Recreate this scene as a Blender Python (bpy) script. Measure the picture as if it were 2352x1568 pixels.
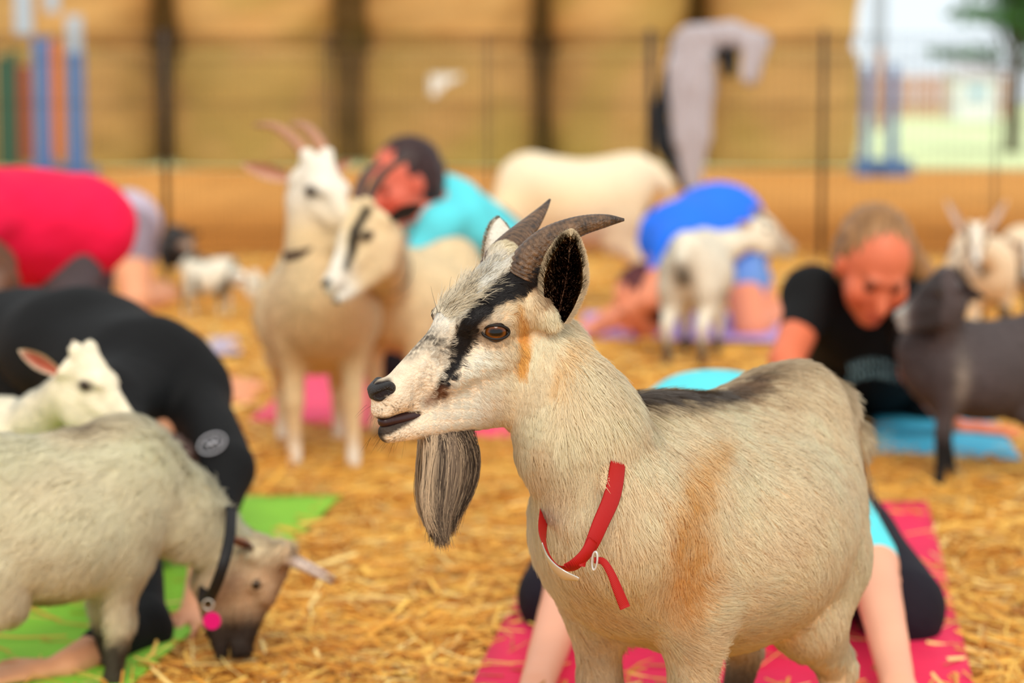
import bpy, math, random
import numpy as np

for o in list(bpy.data.objects):
    bpy.data.objects.remove(o)
SC = bpy.context.scene
COL = SC.collection
R = math.radians
rng = np.random.default_rng(7)
random.seed(7)

# ------------------------------------------------------------------ camera, world, light, exposure
FPX, CX, CY, CAMH = 5273.0, 1176.0, 784.0, 0.94
PITCH = math.atan((CY - 200.0) / FPX)
cam_d = bpy.data.cameras.new('camera')
cam = bpy.data.objects.new('camera', cam_d)
COL.objects.link(cam)
cam.location = (0, 0, CAMH)
cam.rotation_euler = (math.pi / 2 - PITCH, 0, 0)
cam_d.sensor_width = 36.0
cam_d.lens = FPX / 2352 * 36
cam_d.clip_start = 0.05
cam_d.clip_end = 500
cam_d.dof.use_dof = True
cam_d.dof.focus_distance = 2.56
cam_d.dof.aperture_fstop = 3.2
SC.camera = cam

world = bpy.data.worlds.new('overcast_sky')
SC.world = world
world.use_nodes = True
wn = world.node_tree
bgn = wn.nodes['Background']
tc = wn.nodes.new('ShaderNodeTexCoord')
sep = wn.nodes.new('ShaderNodeSeparateXYZ')
rmp = wn.nodes.new('ShaderNodeValToRGB')
wn.links.new(tc.outputs['Generated'], sep.inputs[0])
wn.links.new(sep.outputs['Z'], rmp.inputs[0])
rmp.color_ramp.elements[0].position = 0.0
rmp.color_ramp.elements[0].color = (1.16, 1.28, 1.34, 1)
rmp.color_ramp.elements[1].position = 1.0
rmp.color_ramp.elements[1].color = (0.92, 0.90, 0.86, 1)
wn.links.new(rmp.outputs[0], bgn.inputs[0])
bgn.inputs[1].default_value = 0.90

sun_d = bpy.data.lights.new('sun', 'SUN')
sun = bpy.data.objects.new('sun', sun_d)
COL.objects.link(sun)
sun_d.energy = 2.25
sun_d.angle = R(28)
sun_d.color = (1.0, 0.93, 0.81)
sun.rotation_euler = (R(47), R(9), 0)
sun.location = (-3, -3, 8)

SC.view_settings.view_transform = 'Standard'
SC.view_settings.look = 'None'
SC.view_settings.gamma = 1.0
SC.view_settings.use_curve_mapping = False
SC.view_settings.exposure = -0.10
SC.cycles.max_bounces = 8
SC.cycles.diffuse_bounces = 6
SC.cycles.glossy_bounces = 2
SC.cycles.transparent_max_bounces = 6

# ------------------------------------------------------------------ pixel <-> world
_cp, _sp = math.cos(PITCH), math.sin(PITCH)
CAM = np.array([0, 0, CAMH])
VX, VU, VF = np.array([1., 0, 0]), np.array([0, _sp, _cp]), np.array([0, _cp, -_sp])


def pt(px, py, z):
    return CAM + VX * ((px - CX) / FPX * z) + VU * (-(py - CY) / FPX * z) + VF * z


def gp(px, py, h=0.0):
    d = VX * ((px - CX) / FPX) + VU * (-(py - CY) / FPX) + VF
    return CAM + d * ((h - CAMH) / d[2])


def proj(P):
    P = np.asarray(P) - CAM
    z = P @ VF
    return CX + FPX * (P @ VX) / z, CY - FPX * (P @ VU) / z


# ------------------------------------------------------------------ materials
def srgb(r, g, b):
    f = lambda c: (c / 255 / 12.92) if c / 255 <= 0.04045 else ((c / 255 + 0.055) / 1.055) ** 2.4
    return (f(r), f(g), f(b))


_M = {}


def mat(name, col=None, rough=0.8, attr=None, spec=0.3, noise=0, nscale=20, bump=0, bscale=60, metal=0, normal_attr=None,
        sheen=0, stretch=None, trans=0):
    if name in _M:
        return _M[name]
    m = bpy.data.materials.new(name)
    m.use_nodes = True
    nt = m.node_tree
    b = nt.nodes['Principled BSDF']
    b.inputs['Roughness'].default_value = rough
    b.inputs['Metallic'].default_value = metal
    b.inputs['Specular IOR Level'].default_value = spec
    if sheen:
        b.inputs['Sheen Weight'].default_value = sheen
        b.inputs['Sheen Roughness'].default_value = 0.5
    src = None
    if attr:
        a = nt.nodes.new('ShaderNodeAttribute')
        a.attribute_name = attr
        src = a.outputs['Color']
    else:
        b.inputs['Base Color'].default_value = (*col, 1)
    tco = nt.nodes.new('ShaderNodeTexCoord')
    vec = tco.outputs['Object']
    if stretch:
        mp = nt.nodes.new('ShaderNodeMapping')
        mp.inputs['Scale'].default_value = stretch
        nt.links.new(vec, mp.inputs[0])
        vec = mp.outputs[0]
    if noise:
        n = nt.nodes.new('ShaderNodeTexNoise')
        n.inputs['Scale'].default_value = nscale
        n.inputs['Detail'].default_value = 5
        nt.links.new(vec, n.inputs['Vector'])
        mr = nt.nodes.new('ShaderNodeMapRange')
        mr.inputs[1].default_value = 0.25
        mr.inputs[2].default_value = 0.75
        mr.inputs[3].default_value = 1 - noise
        mr.inputs[4].default_value = 1 + noise
        nt.links.new(n.outputs['Fac'], mr.inputs[0])
        mx = nt.nodes.new('ShaderNodeVectorMath')
        mx.operation = 'SCALE'
        if src:
            nt.links.new(src, mx.inputs[0])
        else:
            mx.inputs[0].default_value = col
        nt.links.new(mr.outputs[0], mx.inputs['Scale'])
        src = mx.outputs[0]
    if src:
        nt.links.new(src, b.inputs['Base Color'])
    if bump:
        n2 = nt.nodes.new('ShaderNodeTexNoise')
        n2.inputs['Scale'].default_value = bscale
        n2.inputs['Detail'].default_value = 4
        nt.links.new(vec, n2.inputs['Vector'])
        bp = nt.nodes.new('ShaderNodeBump')
        bp.inputs['Strength'].default_value = bump
        bp.inputs['Distance'].default_value = 0.01
        nt.links.new(n2.outputs['Fac'], bp.inputs['Height'])
        nt.links.new(bp.outputs[0], b.inputs['Normal'])
    if normal_attr:
        a2 = nt.nodes.new('ShaderNodeAttribute')
        a2.attribute_name = normal_attr
        nt.links.new(a2.outputs['Vector'], b.inputs['Normal'])
    if trans:
        b.inputs['Transmission Weight'].default_value = trans
    _M[name] = m
    return m


# ------------------------------------------------------------------ object helpers
def tag(o, label=None, cat=None, group=None, kind=None):
    if label: o['label'] = label
    if cat: o['category'] = cat
    if group: o['group'] = group
    if kind: o['kind'] = kind
    return o


def empty(name, loc):
    o = bpy.data.objects.new(name, None)
    COL.objects.link(o)
    o.location = [float(v) for v in loc]
    o.empty_display_size = 0.1
    return o


def mesh_obj(name, V, Fc, m, parent=None, col=None, smooth=True, origin=None):
    """V in world coordinates; stored relative to the parent's base."""
    V = np.asarray(V, dtype=np.float64)
    if origin is None:
        origin = np.array(parent.matrix_world_loc) if False else None
    base = np.zeros(3)
    q = parent
    while q is not None:
        base = base + np.array(q.location)
        q = q.parent
    loc = np.zeros(3)
    if parent is None:
        lo, hi = V.min(0), V.max(0)
        loc = np.array([(lo[0] + hi[0]) / 2, (lo[1] + hi[1]) / 2, lo[2]])
        base = loc
    me = bpy.data.meshes.new(name)
    V2 = V - base
    if isinstance(Fc, np.ndarray):
        nf, k = Fc.shape
        me.vertices.add(len(V2))
        me.vertices.foreach_set('co', V2.astype(np.float32).ravel())
        me.loops.add(nf * k)
        me.loops.foreach_set('vertex_index', Fc.astype(np.int32).ravel())
        me.polygons.add(nf)
        me.polygons.foreach_set('loop_start', np.arange(0, nf * k, k, dtype=np.int32))
        me.update(calc_edges=True)
    else:
        me.from_pydata(V2.tolist(), [], Fc)
    if smooth:
        me.polygons.foreach_set('use_smooth', np.ones(len(me.polygons), dtype=bool))
    if col is not None:
        ca = me.color_attributes.new('col', 'FLOAT_COLOR', 'POINT')
        c4 = np.ones((len(V), 4), dtype=np.float32)
        c4[:, :3] = col
        ca.data.foreach_set('color', c4.ravel())
    me.materials.append(m)
    me.update()
    o = bpy.data.objects.new(name, me)
    COL.objects.link(o)
    o.parent = parent
    if parent is None:
        o.location = loc
    return o


def join(parts):
    Vs, Fs, n = [], [], 0
    for V, F in parts:
        Vs.append(np.asarray(V))
        Fs += [tuple(int(i) + n for i in f) for f in F]
        n += len(V)
    return np.vstack(Vs), Fs


def box(c, s, rot=0.0, tilt=None, ch=0.0):
    """box with its centre c, size s, turned by rot about z; ch: chamfered top and vertical edges"""
    x, y, z = [v / 2 for v in s]
    V = np.array([[sx * x, sy * y, sz * z] for sz in (-1, 1) for sx, sy in ((-1, -1), (1, -1), (1, 1), (-1, 1))])
    F = [(3, 2, 1, 0), (4, 5, 6, 7), (0, 1, 5, 4), (1, 2, 6, 5), (2, 3, 7, 6), (3, 0, 4, 7)]
    c_, s_ = math.cos(rot), math.sin(rot)
    M = np.array([[c_, -s_, 0], [s_, c_, 0], [0, 0, 1]])
    return V @ M.T + np.asarray(c), F


def norm(v):
    v = np.asarray(v, dtype=float)
    return v / (np.linalg.norm(v) + 1e-12)


def tube(P, rad, n=10, cap=True, flat=None, up=(0, 0, 1)):
    """swept tube through points P with radii rad (flat: second radius factor)"""
    P = np.asarray(P, dtype=float)
    rad = np.broadcast_to(np.asarray(rad, dtype=float), (len(P),))
    T = np.gradient(P, axis=0)
    T /= np.linalg.norm(T, axis=1)[:, None] + 1e-12
    V = []
    prev = None
    for i in range(len(P)):
        u = np.asarray(up, float) if prev is None else prev
        a = u - T[i] * (u @ T[i])
        if np.linalg.norm(a) < 1e-5:
            a = np.array([1., 0, 0]) - T[i] * T[i][0]
        a = norm(a)
        prev = a
        b = np.cross(T[i], a)
        f = 1.0 if flat is None else flat
        for j in range(n):
            t = 2 * math.pi * j / n
            V.append(P[i] + rad[i] * (a * math.cos(t) * f + b * math.sin(t)))
    F = []
    for i in range(len(P) - 1):
        for j in range(n):
            F.append((i * n + j, i * n + (j + 1) % n, (i + 1) * n + (j + 1) % n, (i + 1) * n + j))
    if cap:
        F.append(tuple(range(n))[::-1])
        F.append(tuple((len(P) - 1) * n + j for j in range(n)))
    return np.array(V), F


def spline(P, n):
    """Catmull-Rom through P, n samples; P may have any number of columns"""
    P = np.asarray(P, dtype=float)
    Q = np.vstack([2 * P[0] - P[1], P, 2 * P[-1] - P[-2]])
    out = []
    for t in np.linspace(0, len(P) - 1 - 1e-6, n):
        i = int(t)
        f = t - i
        a, b, c, d = Q[i], Q[i + 1], Q[i + 2], Q[i + 3]
        out.append(0.5 * ((2 * b) + (c - a) * f + (2 * a - 5 * b + 4 * c - d) * f * f + (3 * b - a - 3 * c + d) * f ** 3))
    return np.array(out)


# ------------------------------------------------------------------ signed distance modelling (surface nets)
class Frame:
    def __init__(s, o, fwd, up=(0, 0, 1), scale=1.0):
        s.o = np.asarray(o, float)
        s.A = norm(fwd)
        up = np.asarray(up, float)
        s.U = norm(up - s.A * (up @ s.A))
        s.W = np.cross(s.A, s.U) * -1.0      # the animal's own left side
        s.k = scale

    def p(s, a, w, u):
        return s.o + s.k * (s.A * a + s.W * w + s.U * u)

    def inv(s, P):
        d = np.asarray(P) - s.o
        return (d @ s.A) / s.k, (d @ s.W) / s.k, (d @ s.U) / s.k

    def ax(s):
        return np.array([s.A, s.W, s.U])


def cone(a, ra, b, rb, k=0.01, flat=None, op=1):
    return dict(t='c', a=np.asarray(a, float), b=np.asarray(b, float), ra=ra, rb=rb, k=k, flat=flat, op=op)


def ell(c, r, ax=np.eye(3), k=0.01, op=1):
    return dict(t='e', c=np.asarray(c, float), r=np.asarray(r, float), ax=np.asarray(ax, float), k=k, op=op)


def sdf_mesh(prims, h, smooth=2, lo=None, hi=None):
    if lo is None:
        L, H = [], []
        for p in prims:
            if p['op'] < 0: continue
            if p['t'] == 'c':
                r = max(p['ra'], p['rb'])
                L += [np.minimum(p['a'], p['b']) - r]; H += [np.maximum(p['a'], p['b']) + r]
            else:
                e = np.sqrt(((p['ax'] * p['r'][:, None]) ** 2).sum(0))
                L += [p['c'] - e]; H += [p['c'] + e]
        lo, hi = np.min(L, 0) - 3 * h - 0.01, np.max(H, 0) + 3 * h + 0.01
    lo = np.asarray(lo, float)
    n = np.ceil((np.asarray(hi) - lo) / h).astype(int) + 1
    D = np.full(n, 0.2, dtype=np.float32)
    g = [lo[i] + h * np.arange(n[i]) for i in range(3)]
    for p in prims:
        mg = p['k'] + 3 * h
        if p['t'] == 'c':
            r = max(p['ra'], p['rb'])
            fx = 1.0 if p['flat'] is None else max(1.0, p['flat'][1])
            l, u = np.minimum(p['a'], p['b']) - r * fx - mg, np.maximum(p['a'], p['b']) + r * fx + mg
        else:
            e = np.sqrt(((p['ax'] * p['r'][:, None]) ** 2).sum(0))
            l, u = p['c'] - e - mg, p['c'] + e + mg
        i0 = np.clip(np.floor((l - lo) / h).astype(int), 0, n)
        i1 = np.clip(np.ceil((u - lo) / h).astype(int) + 1, 0, n)
        if (i1 <= i0).any(): continue
        X = g[0][i0[0]:i1[0]][:, None, None].astype(np.float32)
        Y = g[1][i0[1]:i1[1]][None, :, None].astype(np.float32)
        Z = g[2][i0[2]:i1[2]][None, None, :].astype(np.float32)
        if p['t'] == 'c':
            a, ba = p['a'], p['b'] - p['a']
            x, y, z = X - a[0], Y - a[1], Z - a[2]
            bb = float(ba @ ba) + 1e-12
            t = np.clip((x * ba[0] + y * ba[1] + z * ba[2]) / bb, 0, 1)
            x, y, z = x - t * ba[0], y - t * ba[1], z - t * ba[2]
            if p['flat'] is not None:
                ax, f = p['flat']
                q = x * ax[0] + y * ax[1] + z * ax[2]
                q = q * (1 / f - 1)
                x, y, z = x + q * ax[0], y + q * ax[1], z + q * ax[2]
            d = np.sqrt(x * x + y * y + z * z) - (p['ra'] + (p['rb'] - p['ra']) * t)
        else:
            x, y, z = X - p['c'][0], Y - p['c'][1], Z - p['c'][2]
            k0 = 0; k1 = 0
            for i in range(3):
                q = x * p['ax'][i][0] + y * p['ax'][i][1] + z * p['ax'][i][2]
                k0 = k0 + (q / p['r'][i]) ** 2
                k1 = k1 + (q / p['r'][i] ** 2) ** 2
            k0 = np.sqrt(k0)
            d = k0 * (k0 - 1) / (np.sqrt(k1) + 1e-9)
        sl = tuple(slice(i0[i], i1[i]) for i in range(3))
        o = D[sl]
        k = p['k']
        if p['op'] > 0:
            hh = np.maximum(k - np.abs(o - d), 0) / k
            D[sl] = np.minimum(o, d) - hh * hh * k * 0.25
        else:
            hh = np.maximum(k - np.abs(o + d), 0) / k
            D[sl] = np.maximum(o, -d) + hh * hh * k * 0.25
    V, F = surface_nets(D, lo, h)
    for _ in range(smooth):
        V = lap(V, F)
    return V, F


def surface_nets(D, lo, h):
    S = D < 0
    c = S.astype(np.int8)
    tot = np.zeros(tuple(np.array(D.shape) - 1), dtype=np.int8)
    offs = [(i, j, k) for i in (0, 1) for j in (0, 1) for k in (0, 1)]
    nx, ny, nz = tot.shape
    for i, j, k in offs:
        tot += c[i:i + nx, j:j + ny, k:k + nz]
    cells = np.argwhere((tot > 0) & (tot < 8))
    idm = np.full(tot.shape, -1, dtype=np.int32)
    idm[tuple(cells.T)] = np.arange(len(cells))
    val = np.stack([D[cells[:, 0] + i, cells[:, 1] + j, cells[:, 2] + k] for i, j, k in offs], 1)
    O = np.array(offs, dtype=np.float32)
    acc = np.zeros((len(cells), 3), dtype=np.float32)
    cnt = np.zeros(len(cells), dtype=np.float32)
    for a in range(8):
        for b in range(a + 1, 8):
            if abs(O[a] - O[b]).sum() != 1: continue
            m = (val[:, a] < 0) != (val[:, b] < 0)
            t = np.where(m, val[:, a] / (val[:, a] - val[:, b] + 1e-20), 0)
            acc += np.where(m[:, None], O[a] + t[:, None] * (O[b] - O[a]), 0)
            cnt += m
    V = lo + h * (cells + acc / cnt[:, None])
    Fs = []
    for ax in range(3):
        sl0 = [slice(None)] * 3; sl1 = [slice(None)] * 3
        sl0[ax] = slice(0, -1); sl1[ax] = slice(1, None)
        A, B = S[tuple(sl0)], S[tuple(sl1)]
        E_ = np.argwhere(A != B)
        sgn = A[tuple(E_.T)]
        b1, b2 = [(1, 2), (2, 0), (0, 1)][ax]
        ok = (E_[:, b1] > 0) & (E_[:, b2] > 0) & (E_[:, b1] < D.shape[b1] - 1) & (E_[:, b2] < D.shape[b2] - 1)
        E_, sgn = E_[ok], sgn[ok]
        q = []
        for d1, d2 in ((0, 0), (-1, 0), (-1, -1), (0, -1)):
            e = E_.copy(); e[:, b1] += d1; e[:, b2] += d2
            q.append(idm[tuple(e.T)])
        q = np.stack(q, 1)
        q[~sgn] = q[~sgn][:, ::-1]
        Fs.append(q)
    return V, np.vstack(Fs)


def lap(V, F, f=0.6):
    n = len(V)
    acc = np.zeros((n, 3)); cnt = np.zeros(n)
    for a, b in ((0, 1), (1, 2), (2, 3), (3, 0)):
        ia, ib = F[:, a], F[:, b]
        for i in range(3):
            acc[:, i] += np.bincount(ia, V[ib, i], n) + np.bincount(ib, V[ia, i], n)
        cnt += np.bincount(ia, minlength=n) + np.bincount(ib, minlength=n)
    return V + f * (acc / np.maximum(cnt, 1)[:, None] - V)


def vnormals(V, F):
    N = np.cross(V[F[:, 2]] - V[F[:, 0]], V[F[:, 3]] - V[F[:, 1]])
    out = np.zeros_like(V)
    for j in range(4):
        for i in range(3):
            out[:, i] += np.bincount(F[:, j], N[:, i], len(V))
    return out / (np.linalg.norm(out, axis=1)[:, None] + 1e-12)


def nz(P, s, seed=0):
    """smooth cheap noise in about -1..1 from world points, s = cycles per metre"""
    r = np.random.default_rng(seed)
    v = 0
    for i in range(5):
        k = r.normal(size=3); k *= s * (0.6 + 0.35 * i) / np.linalg.norm(k)
        v = v + np.sin((P @ k) * 2 * math.pi + r.uniform(0, 6.28)) * np.cos((P @ np.roll(k, 1)) * 3.1 + r.uniform(0, 6.28))
    return v / 2.2


def seg_mask(x, y, poly, soft=8.0):
    """1 inside a tapered polyline [(px,py,half width)...], falling to 0 over soft"""
    best = np.full(np.shape(x), 1e9)
    for (x0, y0, w0), (x1, y1, w1) in zip(poly[:-1], poly[1:]):
        dx, dy = x1 - x0, y1 - y0
        t = np.clip(((x - x0) * dx + (y - y0) * dy) / (dx * dx + dy * dy + 1e-9), 0, 1)
        d = np.hypot(x - x0 - t * dx, y - y0 - t * dy) - (w0 + (w1 - w0) * t)
        best = np.minimum(best, d)
    return np.clip(0.5 - best / soft, 0, 1)


def mixc(c, col, m):
    return c * (1 - m[:, None]) + np.asarray(col)[None, :] * m[:, None]


def fur_obj(name, V, F, N, parent, dens, comb, length, colf, lift=0.35, rad=0.0003, npt=5, m=None, seed=1, curl=0.12, clump=0.0):
    """real hair strands grown on a mesh: dens, comb, length and colf are functions of points (and normals)"""
    r = np.random.default_rng(seed)
    A = V[F[:, 0]]; B = V[F[:, 1]]; C = V[F[:, 2]]; Dd = V[F[:, 3]]
    area = 0.5 * np.linalg.norm(np.cross(C - A, Dd - B), axis=1)
    cen = (A + B + C + Dd) / 4
    VN = vnormals(V, F)
    w = area * dens(cen)
    pick = r.choice(len(F), N, p=w / w.sum())
    u, v = r.random(N)[:, None], r.random(N)[:, None]
    Fq = F[pick]
    bl = lambda Q: (Q[Fq[:, 0]] * (1 - u) + Q[Fq[:, 1]] * u) * (1 - v) + (Q[Fq[:, 3]] * (1 - u) + Q[Fq[:, 2]] * u) * v
    P, Nn = bl(V), bl(VN)
    Nn /= np.linalg.norm(Nn, axis=1)[:, None] + 1e-9
    c = comb(P, Nn)
    jit = np.stack([nz(P, 22, 11), nz(P, 22, 12), nz(P, 22, 13)], 1) * 0.28 + r.normal(size=(N, 3)) * 0.16
    c = c + jit
    c -= Nn * (c * Nn).sum(1)[:, None]
    c /= np.linalg.norm(c, axis=1)[:, None] + 1e-9
    L = length(P) * r.uniform(0.6, 1.15, N)
    lf = (lift * r.uniform(0.5, 1.5, N))[:, None]
    side = np.cross(Nn, c)
    t = np.linspace(0, 1, npt)
    pts = np.zeros((N, npt, 3))
    cu = r.normal(size=N)[:, None] * curl
    for j, tj in enumerate(t):
        pts[:, j] = P - Nn * 0.0008 + L[:, None] * (c * (tj - 0.12 * lf * tj) + Nn * lf * (tj - 0.55 * tj * tj) + side * cu * tj * tj)
    if clump:
        # pull the tips together towards a coarse set of attractors
        K = max(50, N // 40)
        ids = r.integers(0, N, K)
        key = np.floor(P / 0.012).astype(int)
        hsh = ((key[:, 0] + 2000) * 4096 + key[:, 1] + 500) * 4096 + key[:, 2] + 500
        order = np.argsort(hsh, kind='stable')
        hs = hsh[order]
        st = np.r_[0, np.flatnonzero(np.diff(hs)) + 1]
        cntc = np.diff(np.r_[st, N])
        for j in range(1, npt):
            q = pts[order, j]
            mean = np.add.reduceat(q, st, axis=0) / cntc[:, None]
            mm = np.repeat(mean, cntc, axis=0)
            pts[order, j] = q + (mm - q) * clump * t[j] ** 1.5
    col = colf(P)
    col = np.clip(col * (1 + 0.55 * (1 - col)), 0, 0.96) * r.uniform(0.76, 1.04, N)[:, None]
    return curves_obj(name, pts, rad, col, Nn, parent, m)


def curves_obj(name, pts, rad, col, Nn, parent, m):
    N, npt, _ = pts.shape
    base = np.zeros(3); q = parent
    while q is not None:
        base = base + np.array(q.location); q = q.parent
    hc = bpy.data.hair_curves.new(name)
    hc.add_curves([npt] * N)
    hc.attributes['position'].data.foreach_set('vector', (pts - base).astype(np.float32).ravel())
    ra = hc.attributes.new('radius', 'FLOAT', 'POINT')
    prof = np.linspace(1, 0.15, npt) ** 0.7
    rr = np.broadcast_to(np.asarray(rad, float).reshape(-1, 1) * prof[None], (N, npt))
    ra.data.foreach_set('value', rr.astype(np.float32).ravel())
    ca = hc.attributes.new('col', 'FLOAT_COLOR', 'CURVE')
    c4 = np.ones((N, 4), dtype=np.float32); c4[:, :3] = col
    ca.data.foreach_set('color', c4.ravel())
    na = hc.attributes.new('nrm', 'FLOAT_VECTOR', 'CURVE')
    na.data.foreach_set('vector', Nn.astype(np.float32).ravel())
    hc.materials.append(m or FUR)
    o = bpy.data.objects.new(name, hc)
    COL.objects.link(o)
    o.parent = parent
    o['kind'] = 'stuff'
    return o


FUR = mat('fur', rough=0.6, attr='col', spec=0.25, normal_attr='nrm')
COAT = mat('coat', rough=0.9, attr='col', spec=0.1, noise=0.12, nscale=60, bump=0.5, bscale=160, sheen=0.15)
# ------------------------------------------------------------------ goats
def hq(px, py, w=0.0):
    """profile coordinates of the near side of a head -> head units (a forward, w left, b up)"""
    return np.array([(1090 - px + 0.5 * abs(w)) / 0.866, w, 753 - py + 0.165 * abs(w)])


def head_prims(fr, fine=False, mouth=True):
    k = fr.k
    P = lambda px, py, w=0: fr.p(*hq(px, py, w))
    M = lambda px, py, w: [fr.p(*(hq(px, py, w) * np.array([1, s, 1]))) for s in (1, -1)]
    ax = fr.ax()
    o = []
    K = 22 * k
    fl = lambda f: (fr.W, f)
    o.append(ell(P(1172, 705), np.array([92, 80, 84]) * k, ax, K))                       # skull
    o.append(cone(P(1135, 690), 80 * k, P(1062, 745), 62 * k, 30 * k, fl(0.95)))           # forehead
    o.append(cone(P(1070, 750), 60 * k, P(915, 893), 40 * k, 30 * k, fl(0.85)))            # muzzle
    o.append(cone(P(1075, 880), 72 * k, P(965, 912), 36 * k, 26 * k, fl(0.72)))            # cheeks closing the mouth
    o.append(ell(P(890, 888), np.array([34, 35, 30]) * k, ax, 14 * k))                     # nose pad
    o.append(cone(P(915, 905), 38 * k, P(888, 928), 27 * k, 16 * k, fl(1.05)))             # upper lip
    for s in (1, -1):
        Q = lambda px, py, w: fr.p(*(hq(px, py, w) * np.array([1, s, 1])))
        o.append(ell(Q(1137, 757, 60), np.array([44, 40, 40]) * k, ax, 18 * k))            # orbit
        o.append(cone(Q(1100, 728, 66), 18 * k, Q(1160, 722, 70), 20 * k, 16 * k))         # brow
        o.append(cone(Q(1072, 742, 60), 23 * k, Q(1100, 720, 60), 22 * k, 16 * k))         # inner brow
        o.append(cone(Q(1150, 812, 56), 34 * k, Q(1020, 872, 26), 32 * k, 30 * k))         # cheekbone
        o.append(ell(Q(1168, 872, 40), np.array([78, 42, 92]) * k, ax, 30 * k))            # jaw muscle
        o.append(cone(Q(1225, 700, 66), 34 * k, Q(1262, 735, 92), 24 * k, 24 * k))         # ear root
        o.append(cone(Q(1180, 640, 40), 42 * k, Q(1200, 612, 52), 38 * k, 20 * k))         # horn root
    o.append(cone(P(1165, 915, 0), 74 * k, P(1000, 962), 44 * k, 30 * k, fl(0.85)))        # jaw
    o.append(cone(P(1000, 968), 38 * k, P(905, 984), 27 * k, 12 * k, fl(0.9)))             # chin
    if mouth:
        big = (fr.W, 6.0)
        o.append(cone(P(835, 960), 12 * k, P(900, 961), 6 * k, 5 * k, big, -1))
        o.append(cone(P(900, 961), 6 * k, P(974, 944), 2.5 * k, 4 * k, big, -1))
    for s in (1, -1):
        Q = lambda px, py, w: fr.p(*(hq(px, py, w) * np.array([1, s, 1])))
        o.append(cone(Q(868, 893, 22), 5 * k, Q(900, 880, 38), 9 * k, 6 * k, None, -1))    # nostril
        if fine:
            d = norm(fr.A * 0.42 + fr.W * s * 0.9)
            c = Q(1137, 757, 60)
            e3 = np.array([norm(fr.A - d * (fr.A @ d)), d, norm(np.cross(norm(fr.A - d * (fr.A @ d)), d))])
            o.append(ell(c + d * 46 * k, np.array([31, 22, 18]) * k, e3, 6 * k, -1))
    return o


def goat_eyes(fr, parent, iris=(0.42, 0.13, 0.02), fine=False):
    k = fr.k
    m = mat('eyeball_%d' % int(iris[0] * 100), attr='col', rough=0.12, spec=0.4)
    md = mat('lid_skin', srgb(26, 18, 14), 0.5)
    for s in (1, -1):
        c = fr.p(*(hq(1137, 757, 60) * np.array([1, s, 1])))
        d = norm(fr.A * 0.42 + fr.W * s * 0.9)
        e = norm(fr.A - d * (fr.A @ d)); u = norm(np.cross(e, d)); u = u if u @ fr.U > 0 else -u
        r = (31 if fine else 27) * k
        cc = c + d * (13 if fine else 20) * k
        V, F = [], []
        n, mm = (40, 28) if fine else (14, 10)
        for i in range(mm + 1):
            for j in range(n):
                th, ph = math.pi * i / mm, 2 * math.pi * j / n
                V.append(cc + r * (d * math.cos(th) + math.sin(th) * (e * math.cos(ph) + u * math.sin(ph))))
        for i in range(mm):
            for j in range(n):
                F.append((i * n + j, i * n + (j + 1) % n, (i + 1) * n + (j + 1) % n, (i + 1) * n + j))
        V = np.array(V)
        x, y = (V - cc) @ e / k, (V - cc) @ u / k
        z = (V - cc) @ d
        col = np.tile(np.array(iris), (len(V), 1))
        rr = np.hypot(x, y * 1.15)
        col = col * (1 - 0.5 * np.clip((rr - 10) / 14, 0, 1))[:, None]
        col = mixc(col, (0.006, 0.004, 0.003), np.clip((rr - 22) / 3, 0, 1))
        col = mixc(col, (0.004, 0.003, 0.003), np.clip(1.5 - (np.abs(x / 16.5) ** 3 + np.abs((y - 1) / 9.5) ** 3), 0, 1))
        col = mixc(col, (0.01, 0.005, 0.004), (z < 0.2 * r).astype(float))
        eo = mesh_obj('eye', V, F, m, parent, col)
        if fine:
            L = []
            for t in np.linspace(0, 2 * math.pi, 48, endpoint=False):
                a, b = 31 * math.cos(t), (17 if math.sin(t) > 0 else 15) * math.sin(t) + 2.5 * math.cos(t) * 0
                q = c + (e * a + u * b) * k
                dd = math.sqrt(max(0, 41 ** 2 - a * a - b * b)) * k
                L.append(q + d * (dd + 1.5 * k))
            L = np.array(L + L[:2])
            Vt, Ft = tube(L, 3.4 * k, 8, cap=False, up=d)
            mesh_obj('eyelid', Vt, Ft, md, eo)


def make_horn(name, path, parent, colA, colB, rings=26, n=20):
    """path: rows of (x,y,z,r) in world"""
    S = spline(path, 150)
    P, r = S[:, :3], S[:, 3]
    arc = np.r_[0, np.cumsum(np.linalg.norm(np.diff(P, axis=0), axis=1))]
    arc /= arc[-1]
    ring = 0.5 + 0.5 * np.sin(arc * rings * 6.28 + 1.5 * np.sin(arc * 17))
    rr = r * (1 + 0.035 * ring * (1 - arc) ** 0.5)
    V, F = tube(P, rr, n, flat=0.86)
    col = np.zeros((len(V), 3))
    q = np.repeat(arc, n)
    rg = np.repeat(ring, n)
    ang = np.tile(np.arange(n), len(P))
    mixv = np.clip(0.5 + 0.35 * nz(V, 90, 3) + 0.25 * (rg - 0.5) + 0.12 * np.sin(ang * 2.4 + q * 8), 0, 1)
    col = np.asarray(colA)[None] * mixv[:, None] + np.asarray(colB)[None] * (1 - mixv[:, None])
    col = mixc(col, np.asarray(colB) * 0.45, np.clip((q - 0.8) / 0.2, 0, 1) * 0.8)
    return mesh_obj(name, V, F, mat('horn_keratin', attr='col', rough=0.42, spec=0.5, noise=0.25, nscale=120, bump=0.5, bscale=220), parent, col)


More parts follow.
